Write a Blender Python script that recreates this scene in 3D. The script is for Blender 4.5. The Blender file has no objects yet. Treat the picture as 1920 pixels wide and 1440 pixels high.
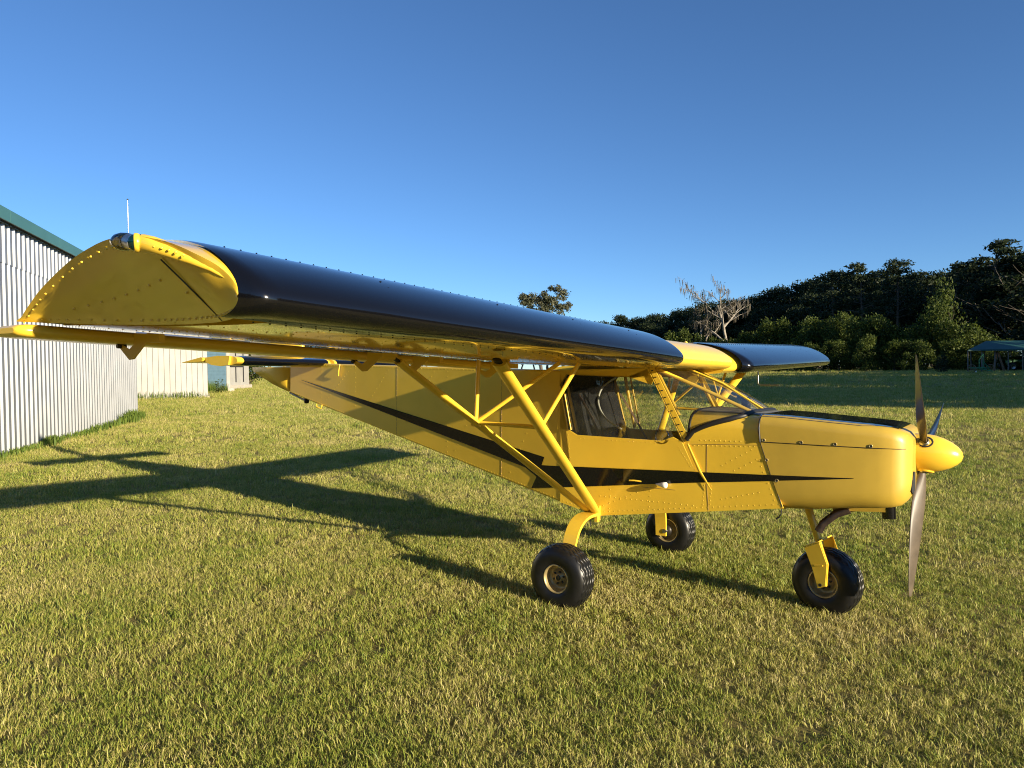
import bpy, bmesh, math, random
import numpy as np
from mathutils import Vector, Matrix

random.seed(7)
rng = np.random.default_rng(7)
R_ = math.radians
scene = bpy.context.scene
COL = scene.collection

# ------------------------------------------------------------------ camera
CAM = Vector((2.5362, -5.2707, 1.5915))
cam_d = bpy.data.cameras.new('camera')
cam = bpy.data.objects.new('camera', cam_d)
COL.objects.link(cam)
cam_d.sensor_fit = 'HORIZONTAL'
cam_d.sensor_width = 36.0
cam_d.lens = 36.0 * 1334.36 / 1920.0
cam_d.clip_start = 0.05
cam_d.clip_end = 6000
cam.matrix_world = Matrix(((0.82199, 0.0004, 0.56951, CAM.x), (0.56934, 0.024, -0.82175, CAM.y),
                           (-0.014, 0.99971, 0.0195, CAM.z), (0, 0, 0, 1)))
scene.camera = cam

# ------------------------------------------------------------------ sky, sun, exposure
SUN_EL, SUN_AZ = R_(12.0), R_(-10.0)          # azimuth measured from +X towards +Y
world = bpy.data.worlds.new('World')
scene.world = world
world.use_nodes = True
wn = world.node_tree
sky = wn.nodes.new('ShaderNodeTexSky')
sky.sky_type = 'NISHITA'
sky.sun_disc = False
sky.sun_elevation = SUN_EL
sky.sun_rotation = math.pi / 2 - SUN_AZ
sky.altitude = 0
sky.air_density = 0.75
sky.dust_density = 0.0
sky.ozone_density = 4.75
wn.links.new(sky.outputs[0], wn.nodes['Background'].inputs[0])
wn.nodes['Background'].inputs[1].default_value = 0.091

sl = bpy.data.lights.new('sun', 'SUN')
sl.energy = 5.0
sl.angle = R_(0.55)
sl.color = (1.0, 0.86, 0.63)
sun = bpy.data.objects.new('sun', sl)
COL.objects.link(sun)
sd = Vector((math.cos(SUN_EL) * math.cos(SUN_AZ), math.cos(SUN_EL) * math.sin(SUN_AZ), math.sin(SUN_EL)))
sun.rotation_euler = sd.to_track_quat('Z', 'Y').to_euler()
sun.location = sd * 200

vs = scene.view_settings
vs.view_transform = 'Standard'
vs.look = 'None'
vs.exposure = 1.0
vs.gamma = 1.0
vs.use_curve_mapping = False
scene.render.engine = 'CYCLES'
scene.cycles.max_bounces = 6
scene.cycles.filter_width = 1.05
scene.cycles.adaptive_threshold = 0.012
scene.cycles.use_denoising = True
scene.cycles.denoising_prefilter = 'NONE'      # keeps the blades of grass crisp
scene.cycles.sample_clamp_indirect = 4.0
scene.cycles.diffuse_bounces = 2
scene.cycles.glossy_bounces = 3
scene.cycles.transparent_max_bounces = 10

# ------------------------------------------------------------------ materials
def new_mat(name):
    m = bpy.data.materials.new(name)
    m.use_nodes = True
    return m, m.node_tree, m.node_tree.nodes['Principled BSDF']

def simple(name, col, rough=0.5, metal=0.0, coat=0.0, spec=0.5, var=0.0, scale=8.0, bump=0.0, bscale=30.0, bdist=0.01):
    """painted / plain surface with a little colour variation and relief"""
    m, nt, b = new_mat(name)
    b.inputs['Roughness'].default_value = rough
    b.inputs['Metallic'].default_value = metal
    b.inputs['Coat Weight'].default_value = coat
    b.inputs['Coat Roughness'].default_value = 0.06
    b.inputs['Specular IOR Level'].default_value = spec
    b.inputs['Base Color'].default_value = (*col, 1)
    tc = nt.nodes.new('ShaderNodeTexCoord')
    if var:
        n = nt.nodes.new('ShaderNodeTexNoise')
        n.inputs['Scale'].default_value = scale
        n.inputs['Detail'].default_value = 6
        nt.links.new(tc.outputs['Object'], n.inputs['Vector'])
        r = nt.nodes.new('ShaderNodeMapRange')
        r.inputs[1].default_value = 0.3; r.inputs[2].default_value = 0.7
        r.inputs[3].default_value = 1 - var; r.inputs[4].default_value = 1 + var
        nt.links.new(n.outputs[0], r.inputs[0])
        mx = nt.nodes.new('ShaderNodeVectorMath'); mx.operation = 'SCALE'
        mx.inputs[0].default_value = col
        nt.links.new(r.outputs[0], mx.inputs['Scale'])
        nt.links.new(mx.outputs[0], b.inputs['Base Color'])
    if bump:
        n2 = nt.nodes.new('ShaderNodeTexNoise')
        n2.inputs['Scale'].default_value = bscale
        n2.inputs['Detail'].default_value = 3
        nt.links.new(tc.outputs['Object'], n2.inputs['Vector'])
        bp = nt.nodes.new('ShaderNodeBump')
        bp.inputs['Strength'].default_value = bump
        bp.inputs['Distance'].default_value = bdist
        nt.links.new(n2.outputs[0], bp.inputs['Height'])
        nt.links.new(bp.outputs[0], b.inputs['Normal'])
    return m

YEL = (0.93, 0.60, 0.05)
M = {}
M['yellow'] = simple('yellow_paint', YEL, 0.30, coat=0.4, var=0.06, scale=2.2, bump=0.35, bscale=2.6, bdist=0.006)
M['yellow_skin'] = simple('yellow_wing_skin', YEL, 0.16, coat=1.0, var=0.03, scale=3, bump=0.5, bscale=2.2, bdist=0.012)
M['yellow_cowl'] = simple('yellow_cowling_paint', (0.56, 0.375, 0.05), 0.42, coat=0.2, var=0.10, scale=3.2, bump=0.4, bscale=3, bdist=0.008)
M['black_gloss'] = simple('black_gloss_paint', (0.004, 0.004, 0.005), 0.14, coat=0.35, bump=0.15, bscale=3, bdist=0.004)
M['black_satin'] = simple('black_satin_paint', (0.022, 0.022, 0.020), 0.07)
M['black_stripe'] = simple('black_stripe_film', (0.006, 0.006, 0.007), 0.12)
M['rubber'] = simple('tyre_rubber', (0.010, 0.010, 0.010), 0.36, spec=0.4, var=0.25, scale=20, bump=0.2, bscale=90, bdist=0.001)
M['seal'] = simple('black_rubber_seal', (0.012, 0.012, 0.013), 0.5)
M['gold_rim'] = simple('gold_rim_paint', (0.46, 0.36, 0.17), 0.38, metal=0.5, var=0.2, scale=30)
M['steel'] = simple('bare_steel', (0.45, 0.44, 0.42), 0.35, metal=1.0, var=0.15, scale=40)
M['dark_steel'] = simple('dark_steel', (0.06, 0.055, 0.05), 0.4, metal=0.7, var=0.2, scale=30)
M['exhaust'] = simple('exhaust_metal', (0.16, 0.12, 0.12), 0.42, metal=0.9, var=0.3, scale=30)
M['blade'] = simple('propeller_blade_varnish', (0.105, 0.082, 0.060), 0.36, coat=0.35, var=0.18, scale=14)
M['interior'] = simple('dark_cabin_cloth', (0.022, 0.022, 0.024), 0.9, var=0.3, scale=14, bump=0.5, bscale=18, bdist=0.02)
M['panel_grey'] = simple('instrument_panel_grey', (0.07, 0.07, 0.068), 0.6)
M['deck_grey'] = simple('glare_shield_grey', (0.22, 0.21, 0.16), 0.5, var=0.1)
M['belt'] = simple('belt_webbing', (0.16, 0.10, 0.075), 0.85)
M['white_plastic'] = simple('white_plastic', (0.75, 0.75, 0.7), 0.35)
M['lens_green'] = simple('green_lens', (0.002, 0.02, 0.02), 0.05, coat=1.0)
M['concrete'] = simple('concrete', (0.42, 0.38, 0.32), 0.9, var=0.2, scale=6, bump=0.4, bscale=20)
M['white_metal'] = simple('white_ribbed_sheet', (0.40, 0.415, 0.44), 0.42, metal=0.8, var=0.07, scale=1.5, bump=0.1, bscale=4)
M['white_board'] = simple('white_wall_sheet', (0.38, 0.37, 0.34), 0.5, var=0.08, scale=1.2)
M['green_trim'] = simple('green_roof_trim', (0.055, 0.16, 0.15), 0.4, var=0.06, scale=2)
M['blue_door'] = simple('blue_door_paint', (0.085, 0.155, 0.21), 0.55, var=0.08, scale=3)
M['dark_void'] = simple('dark_trim_and_opening_shade', (0.02, 0.02, 0.022), 0.9)  # near-black for dark trim; also painted as the shade inside openings
M['roof_green'] = simple('dark_green_roof_sheet', (0.016, 0.085, 0.072), 0.6, var=0.1, scale=1.0)
M['impl_green'] = simple('green_implement_paint', (0.03, 0.19, 0.07), 0.5, var=0.2, scale=10)
M['rust'] = simple('rust_brown', (0.22, 0.13, 0.07), 0.8, var=0.3, scale=8)
M['wood_grey'] = simple('weathered_wood', (0.17, 0.15, 0.13), 0.9, var=0.3, scale=8)
M['bark'] = simple('tree_bark', (0.10, 0.08, 0.06), 0.95, var=0.35, scale=3, bump=0.6, bscale=8, bdist=0.05)
M['pale_bark'] = simple('pale_dead_bark', (0.27, 0.24, 0.20), 0.95, var=0.3, scale=3, bump=0.6, bscale=8, bdist=0.05)

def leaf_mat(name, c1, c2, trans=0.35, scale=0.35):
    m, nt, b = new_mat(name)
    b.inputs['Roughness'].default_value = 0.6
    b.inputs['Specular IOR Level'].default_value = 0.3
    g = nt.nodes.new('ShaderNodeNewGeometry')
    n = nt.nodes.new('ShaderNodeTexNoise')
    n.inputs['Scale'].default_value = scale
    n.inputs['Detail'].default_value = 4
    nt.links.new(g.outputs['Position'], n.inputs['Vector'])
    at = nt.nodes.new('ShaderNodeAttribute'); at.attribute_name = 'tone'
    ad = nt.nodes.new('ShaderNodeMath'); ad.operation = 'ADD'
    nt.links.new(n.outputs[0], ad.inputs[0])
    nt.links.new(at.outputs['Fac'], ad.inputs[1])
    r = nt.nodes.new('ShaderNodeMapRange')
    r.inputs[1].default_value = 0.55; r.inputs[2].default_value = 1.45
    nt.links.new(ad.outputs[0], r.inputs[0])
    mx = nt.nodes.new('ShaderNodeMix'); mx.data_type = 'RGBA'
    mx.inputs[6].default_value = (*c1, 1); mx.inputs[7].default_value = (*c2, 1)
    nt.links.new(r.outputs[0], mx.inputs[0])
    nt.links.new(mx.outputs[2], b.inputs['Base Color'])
    t = nt.nodes.new('ShaderNodeBsdfTranslucent')
    nt.links.new(mx.outputs[2], t.inputs[0])
    ms = nt.nodes.new('ShaderNodeMixShader')
    ms.inputs[0].default_value = trans
    nt.links.new(b.outputs[0], ms.inputs[1]); nt.links.new(t.outputs[0], ms.inputs[2])
    nt.links.new(ms.outputs[0], nt.nodes['Material Output'].inputs[0])
    return m

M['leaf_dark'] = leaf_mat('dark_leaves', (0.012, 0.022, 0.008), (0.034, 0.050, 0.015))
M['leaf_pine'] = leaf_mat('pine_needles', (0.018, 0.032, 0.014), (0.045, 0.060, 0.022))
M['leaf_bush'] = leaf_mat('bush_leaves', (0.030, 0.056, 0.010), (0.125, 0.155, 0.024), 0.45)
M['leaf_oak'] = leaf_mat('oak_leaves_and_moss', (0.07, 0.085, 0.045), (0.17, 0.165, 0.10))
M['moss'] = leaf_mat('hanging_moss', (0.12, 0.105, 0.075), (0.24, 0.20, 0.14))
M['weed'] = leaf_mat('weed_leaves', (0.10, 0.17, 0.028), (0.22, 0.29, 0.05), 0.45, 3.0)

# clear acrylic: thin glass, transparent with a Fresnel reflection
def acrylic(name, tint, refl=1.0, haze=0.0):
    m, nt, b = new_mat(name)
    nt.nodes.remove(b)
    tr = nt.nodes.new('ShaderNodeBsdfTransparent'); tr.inputs[0].default_value = (*tint, 1)
    gl = nt.nodes.new('ShaderNodeBsdfGlossy'); gl.inputs['Roughness'].default_value = 0.03
    fr = nt.nodes.new('ShaderNodeFresnel'); fr.inputs[0].default_value = 1.49
    mu = nt.nodes.new('ShaderNodeMath'); mu.operation = 'MULTIPLY'; mu.inputs[1].default_value = refl
    tc = nt.nodes.new('ShaderNodeTexCoord')
    n2 = nt.nodes.new('ShaderNodeTexNoise'); n2.inputs['Scale'].default_value = 5
    nt.links.new(tc.outputs['Object'], n2.inputs['Vector'])
    bp = nt.nodes.new('ShaderNodeBump'); bp.inputs['Strength'].default_value = 0.35; bp.inputs['Distance'].default_value = 0.012
    nt.links.new(n2.outputs[0], bp.inputs['Height']); nt.links.new(bp.outputs[0], gl.inputs['Normal'])
    nt.links.new(fr.outputs[0], mu.inputs[0])
    df = nt.nodes.new('ShaderNodeBsdfDiffuse'); df.inputs[0].default_value = (.75, .75, .72, 1)
    n3 = nt.nodes.new('ShaderNodeTexNoise'); n3.inputs['Scale'].default_value = 9; n3.inputs['Detail'].default_value = 5
    nt.links.new(tc.outputs['Object'], n3.inputs['Vector'])
    hz = nt.nodes.new('ShaderNodeMapRange'); hz.inputs[1].default_value = .35; hz.inputs[2].default_value = .75; hz.inputs[3].default_value = haze * .4; hz.inputs[4].default_value = haze * 1.6
    nt.links.new(n3.outputs[0], hz.inputs[0])
    m0 = nt.nodes.new('ShaderNodeMixShader'); nt.links.new(hz.outputs[0], m0.inputs[0])
    nt.links.new(tr.outputs[0], m0.inputs[1]); nt.links.new(df.outputs[0], m0.inputs[2])
    ms = nt.nodes.new('ShaderNodeMixShader')
    nt.links.new(mu.outputs[0], ms.inputs[0])
    nt.links.new(m0.outputs[0], ms.inputs[1]); nt.links.new(gl.outputs[0], ms.inputs[2])
    nt.links.new(ms.outputs[0], nt.nodes['Material Output'].inputs[0])
    return m
M['acrylic'] = acrylic('clear_acrylic', (0.92, 0.93, 0.90), 1.35, 0.028)
M['screen'] = acrylic('clear_windscreen', (0.95, 0.955, 0.94), 0.55, 0.018)
M['lens'] = acrylic('clear_lens', (0.9, 0.9, 0.9), 2.0)

# grass blades: straw / yellow green / green, by patch and by tuft
def grass_mat():
    m, nt, b = new_mat('grass_blades')
    b.inputs['Roughness'].default_value = 0.5
    b.inputs['Specular IOR Level'].default_value = 0.35
    oi = nt.nodes.new('ShaderNodeObjectInfo')
    g = nt.nodes.new('ShaderNodeNewGeometry')
    n = nt.nodes.new('ShaderNodeTexNoise'); n.inputs['Scale'].default_value = 0.8; n.inputs['Detail'].default_value = 5
    nt.links.new(g.outputs['Position'], n.inputs['Vector'])
    at = nt.nodes.new('ShaderNodeAttribute'); at.attribute_name = 'tone'
    a1 = nt.nodes.new('ShaderNodeMath'); a1.operation = 'MULTIPLY_ADD'; a1.inputs[1].default_value = 0.35
    nt.links.new(oi.outputs['Random'], a1.inputs[0]); nt.links.new(n.outputs[0], a1.inputs[2])
    a2 = nt.nodes.new('ShaderNodeMath'); a2.operation = 'MULTIPLY_ADD'; a2.inputs[1].default_value = 0.55
    nt.links.new(at.outputs['Fac'], a2.inputs[0]); nt.links.new(a1.outputs[0], a2.inputs[2])
    mpg = nt.nodes.new('ShaderNodeMapping'); mpg.inputs['Rotation'].default_value = (0, 0, R_(-34)); mpg.inputs['Scale'].default_value = (0.03, 0.45, 1)
    n3 = nt.nodes.new('ShaderNodeTexNoise'); n3.inputs['Scale'].default_value = 1.0; n3.inputs['Detail'].default_value = 3     # mower passes
    nt.links.new(g.outputs['Position'], mpg.inputs['Vector']); nt.links.new(mpg.outputs[0], n3.inputs['Vector'])
    a3 = nt.nodes.new('ShaderNodeMath'); a3.operation = 'MULTIPLY_ADD'; a3.inputs[1].default_value = 0.55
    nt.links.new(n3.outputs[0], a3.inputs[0]); nt.links.new(a2.outputs[0], a3.inputs[2])
    r = nt.nodes.new('ShaderNodeMapRange'); r.inputs[1].default_value = 0.64; r.inputs[2].default_value = 1.66
    nt.links.new(a3.outputs[0], r.inputs[0])
    cr = nt.nodes.new('ShaderNodeValToRGB')
    e = cr.color_ramp.elements
    e[0].position = 0.0; e[0].color = (0.125, 0.20, 0.025, 1)
    e[1].position = 1.0; e[1].color = (0.60, 0.51, 0.22, 1)
    for p, c in ((0.3, (0.225, 0.29, 0.04, 1)), (0.55, (0.37, 0.375, 0.07, 1)), (0.8, (0.50, 0.44, 0.14, 1))):
        q = e.new(p); q.color = c
    nt.links.new(r.outputs[0], cr.inputs[0])
    nt.links.new(cr.outputs[0], b.inputs['Base Color'])
    t = nt.nodes.new('ShaderNodeBsdfTranslucent'); nt.links.new(cr.outputs[0], t.inputs[0])
    ms = nt.nodes.new('ShaderNodeMixShader'); ms.inputs[0].default_value = 0.3
    nt.links.new(b.outputs[0], ms.inputs[1]); nt.links.new(t.outputs[0], ms.inputs[2])
    nt.links.new(ms.outputs[0], nt.nodes['Material Output'].inputs[0])
    return m
M['grass'] = grass_mat()

def ground_mat():
    m, nt, b = new_mat('mown_field')
    b.inputs['Roughness'].default_value = 0.95
    b.inputs['Specular IOR Level'].default_value = 0.1
    g = nt.nodes.new('ShaderNodeNewGeometry')
    n1 = nt.nodes.new('ShaderNodeTexNoise'); n1.inputs['Scale'].default_value = 0.25; n1.inputs['Detail'].default_value = 8; n1.inputs['Roughness'].default_value = 0.65
    n2 = nt.nodes.new('ShaderNodeTexNoise'); n2.inputs['Scale'].default_value = 6.0; n2.inputs['Detail'].default_value = 8; n2.inputs['Roughness'].default_value = 0.75
    mp = nt.nodes.new('ShaderNodeMapping'); mp.inputs['Rotation'].default_value = (0, 0, R_(-34)); mp.inputs['Scale'].default_value = (0.03, 0.5, 1)
    n3 = nt.nodes.new('ShaderNodeTexNoise'); n3.inputs['Scale'].default_value = 1.0; n3.inputs['Detail'].default_value = 3
    nt.links.new(g.outputs['Position'], n1.inputs['Vector'])
    nt.links.new(g.outputs['Position'], n2.inputs['Vector'])
    nt.links.new(g.outputs['Position'], mp.inputs['Vector']); nt.links.new(mp.outputs[0], n3.inputs['Vector'])
    a = nt.nodes.new('ShaderNodeMath'); a.operation = 'MULTIPLY_ADD'; a.inputs[1].default_value = 0.5
    nt.links.new(n1.outputs[0], a.inputs[0])
    a2 = nt.nodes.new('ShaderNodeMath'); a2.operation = 'MULTIPLY_ADD'; a2.inputs[1].default_value = 0.9
    nt.links.new(n2.outputs[0], a2.inputs[0]); nt.links.new(a.outputs[0], a2.inputs[2])
    a3 = nt.nodes.new('ShaderNodeMath'); a3.operation = 'MULTIPLY_ADD'; a3.inputs[1].default_value = 0.5
    nt.links.new(n3.outputs[0], a3.inputs[0]); nt.links.new(a2.outputs[0], a3.inputs[2])
    r = nt.nodes.new('ShaderNodeMapRange'); r.inputs[1].default_value = 0.6; r.inputs[2].default_value = 1.35
    nt.links.new(a3.outputs[0], r.inputs[0])
    cr = nt.nodes.new('ShaderNodeValToRGB'); e = cr.color_ramp.elements
    e[0].position = 0; e[0].color = (0.030, 0.032, 0.008, 1)
    e[1].position = 1; e[1].color = (0.26, 0.215, 0.07, 1)
    for p, c in ((0.35, (0.075, 0.075, 0.014, 1)), (0.65, (0.15, 0.14, 0.028, 1))):
        q = e.new(p); q.color = c
    nt.links.new(r.outputs[0], cr.inputs[0]); nt.links.new(cr.outputs[0], b.inputs['Base Color'])
    bp = nt.nodes.new('ShaderNodeBump'); bp.inputs['Strength'].default_value = 1.0; bp.inputs['Distance'].default_value = 0.06
    nt.links.new(n2.outputs[0], bp.inputs['Height']); nt.links.new(bp.outputs[0], b.inputs['Normal'])
    return m
M['ground'] = ground_mat()

# ------------------------------------------------------------------ mesh helpers
class MB:
    """collects geometry; build() links it as one mesh object"""
    def __init__(s): s.v = []; s.f = []; s.sm = []
    def add(s, vs_, fs, smooth=False):
        o = len(s.v)
        s.v += [tuple(map(float, q)) for q in vs_]
        s.f += [tuple(i + o for i in q) for q in fs]
        s.sm += [smooth] * len(fs)
        return s
    def box(s, c, d, rot=None):
        x, y, z = (k / 2 for k in d)
        P = [Vector(q) for q in ((-x, -y, -z), (x, -y, -z), (x, y, -z), (-x, y, -z), (-x, -y, z), (x, -y, z), (x, y, z), (-x, y, z))]
        if rot is not None: P = [rot @ q for q in P]
        c = Vector(c)
        return s.add([q + c for q in P], [(0, 3, 2, 1), (4, 5, 6, 7), (0, 1, 5, 4), (1, 2, 6, 5), (2, 3, 7, 6), (3, 0, 4, 7)])
    def tube(s, pts, rad, n=10, caps=True, flat=1.0, updir=None, smooth=True):
        """round (or flattened) tube along pts; rad a number or a list; flat squashes along the second axis"""
        pts = [Vector(q) for q in pts]
        rad = [rad] * len(pts) if not hasattr(rad, '__len__') else rad
        V, F = [], []
        u0 = None
        for i, q in enumerate(pts):
            t = (pts[min(i + 1, len(pts) - 1)] - pts[max(i - 1, 0)]).normalized()
            if u0 is None:
                ref = Vector(updir) if updir else (Vector((0, 0, 1)) if abs(t.z) < .9 else Vector((1, 0, 0)))
                u0 = (ref - t * ref.dot(t)).normalized()
            else:
                u0 = (u0 - t * u0.dot(t)).normalized()
            w = t.cross(u0)
            for k in range(n):
                a = 2 * math.pi * k / n
                V.append(q + u0 * (rad[i] * math.cos(a)) + w * (rad[i] * flat * math.sin(a)))
        for i in range(len(pts) - 1):
            for k in range(n):
                k2 = (k + 1) % n
                F.append((i * n + k, i * n + k2, (i + 1) * n + k2, (i + 1) * n + k))
        s.add(V, F, smooth)
        if caps:
            s.add(V[:n], [tuple(range(n))[::-1]]); s.add(V[-n:], [tuple(range(n))])
        return s
    def loft(s, secs, closed=True, caps=True, smooth=True):
        n = len(secs[0]); V = [q for sec in secs for q in sec]; F = []
        for i in range(len(secs) - 1):
            for k in range(n if closed else n - 1):
                k2 = (k + 1) % n
                F.append((i * n + k, i * n + k2, (i + 1) * n + k2, (i + 1) * n + k))
        s.add(V, F, smooth)
        if caps and closed:
            s.add(secs[0], [tuple(range(n))[::-1]]); s.add(secs[-1], [tuple(range(n))])
        return s
    def prism(s, poly, h):
        """polygon (3-D points) extruded by vector h"""
        poly = [Vector(q) for q in poly]; h = Vector(h); n = len(poly)
        V = poly + [q + h for q in poly]
        F = [tuple(range(n))[::-1], tuple(range(n, 2 * n))] + [(i, (i + 1) % n, n + (i + 1) % n, n + i) for i in range(n)]
        return s.add(V, F)
    def lathe(s, prof, c, ax, n=32, smooth=True):
        """profile of (radius, along) spun about axis ax through c"""
        ax = Vector(ax).normalized(); c = Vector(c)
        ref = Vector((0, 0, 1)) if abs(ax.z) < .9 else Vector((1, 0, 0))
        u0 = (ref - ax * ref.dot(ax)).normalized(); w = ax.cross(u0)
        V, F = [], []
        for r, t in prof:
            for k in range(n):
                a = 2 * math.pi * k / n
                V.append(c + ax * t + (u0 * math.cos(a) + w * math.sin(a)) * r)
        for i in range(len(prof) - 1):
            for k in range(n):
                k2 = (k + 1) % n
                F.append((i * n + k, i * n + k2, (i + 1) * n + k2, (i + 1) * n + k))
        return s.add(V, F, smooth)
    def dome(s, c, nrm, r, h=None, n=6):
        nrm = Vector(nrm).normalized(); h = h or r * .6
        ref = Vector((0, 0, 1)) if abs(nrm.z) < .9 else Vector((1, 0, 0))
        u0 = (ref - nrm * ref.dot(nrm)).normalized(); w = nrm.cross(u0); c = Vector(c)
        V = []
        for rr, hh in ((r, -h * .3), (r * .72, h * .7)):
            V += [c + nrm * hh + (u0 * math.cos(2 * math.pi * k / n) + w * math.sin(2 * math.pi * k / n)) * rr for k in range(n)]
        V.append(c + nrm * h)
        F = [(k, (k + 1) % n, n + (k + 1) % n, n + k) for k in range(n)] + [(n + k, n + (k + 1) % n, 2 * n) for k in range(n)]
        return s.add(V, F, True)
    def build(s, name, mat, parent=None, kind=None, label=None, bevel=0.0, fix=True):
        me = bpy.data.meshes.new(name)
        me.from_pydata(s.v, [], s.f)
        me.polygons.foreach_set('use_smooth', s.sm)
        me.materials.append(mat)
        if fix:
            bm = bmesh.new(); bm.from_mesh(me)
            bmesh.ops.recalc_face_normals(bm, faces=bm.faces)
            bm.to_mesh(me); bm.free()
        me.update()
        o = bpy.data.objects.new(name, me); COL.objects.link(o)
        if parent: o.parent = parent
        if kind: o['kind'] = kind
        if label: o['label'] = label
        if bevel:
            md = o.modifiers.new('bevel', 'BEVEL'); md.width = bevel; md.segments = 2; md.limit_method = 'ANGLE'
        return o

def tag(o, label, cat, group=None, kind=None):
    o['label'] = label
    if cat: o['category'] = cat
    if group: o['group'] = group
    if kind: o['kind'] = kind
    return o

def empty(name, loc=(0, 0, 0), rz=0.0):
    o = bpy.data.objects.new(name, None); COL.objects.link(o)
    o.location = loc; o.rotation_euler = (0, 0, rz); o.empty_display_size = 0.3
    return o

def mesh_np(name, V, F, mat, tone=None):
    """quick mesh from numpy arrays; tone is a per-face value stored for the material"""
    me = bpy.data.meshes.new(name)
    k = F.shape[1]
    me.vertices.add(len(V)); me.vertices.foreach_set('co', V.astype(np.float32).ravel())
    me.loops.add(F.size); me.loops.foreach_set('vertex_index', F.astype(np.int32).ravel())
    me.polygons.add(len(F)); me.polygons.foreach_set('loop_start', np.arange(0, F.size, k, dtype=np.int32))
    if tone is not None:
        a = me.attributes.new('tone', 'FLOAT', 'FACE'); a.data.foreach_set('value', tone.astype(np.float32))
    me.materials.append(mat); me.update(calc_edges=True)
    return me

def smooth01(a, b, x):
    t = np.clip((np.asarray(x, float) - a) / (b - a), 0, 1)
    return t * t * (3 - 2 * t)

# ------------------------------------------------------------------ ground
def gz(x, y):
    """field height: a slight tilt under the aircraft, a gentle rise to the treeline"""
    x = np.asarray(x, float); y = np.asarray(y, float)
    local = -0.0806 - 0.0103 * x - 0.0203 * y
    w = 1 - smooth01(7, 17, np.hypot(x, y + 1))
    far = 0.75 * smooth01(25, 95, y + 0.25 * x)
    return local * w + far * (1 - w)

def build_ground():
    rad = np.concatenate([np.linspace(0, 24, 49), 24 * (1.085 ** np.arange(1, 62))])
    na = 128
    ang = np.linspace(0, 2 * np.pi, na, endpoint=False)
    X = (rad[:, None] * np.cos(ang)[None]).ravel(); Y = (rad[:, None] * np.sin(ang)[None]).ravel()
    V = np.stack([X, Y, gz(X, Y)], 1)
    i = np.arange(len(rad) - 1)[:, None]; k = np.arange(na)[None]; k2 = (k + 1) % na
    F = np.stack([i * na + k, (i + 1) * na + k, (i + 1) * na + k2, i * na + k2], -1).reshape(-1, 4)
    F = F[na:] if False else F
    me = mesh_np('ground', V, F, M['ground'])
    o = bpy.data.objects.new('ground', me); COL.objects.link(o)
    o['kind'] = 'structure'; o['label'] = 'mown grass airfield'
    me.polygons.foreach_set('use_smooth', [True] * len(me.polygons))
build_ground()

# ------------------------------------------------------------------ buildings on the left
UPZ = Vector((0, 0, 1))
def frame(a, b):
    """wall frame: origin a, unit vector along, outward normal"""
    a = Vector((a[0], a[1], 0)); b = Vector((b[0], b[1], 0))
    u = (b - a).normalized(); n = Vector((u.y, -u.x, 0))
    return a, u, n

def ribbed_wall(mb, a, u, n, length, z0, z1, pitch, rib, depth, wtop=0.5):
    """corrugated sheet: flats with trapezoid ribs standing proud, one continuous folded sheet"""
    P = []
    s = 0.0
    while s < length:
        P += [(s, 0), (min(s + pitch - rib, length), 0), (min(s + pitch - rib * (0.5 + wtop / 2), length), depth), (min(s + pitch - rib * (0.5 - wtop / 2), length), depth)]
        s += pitch
    P.append((length, 0))
    V, F = [], []
    for q, dd in P:
        V += [a + u * q + n * dd + UPZ * z0, a + u * q + n * dd + UPZ * z1]
    for i in range(len(P) - 1):
        F.append((2 * i, 2 * i + 2, 2 * i + 3, 2 * i + 1))
    mb.add(V, F)

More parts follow.
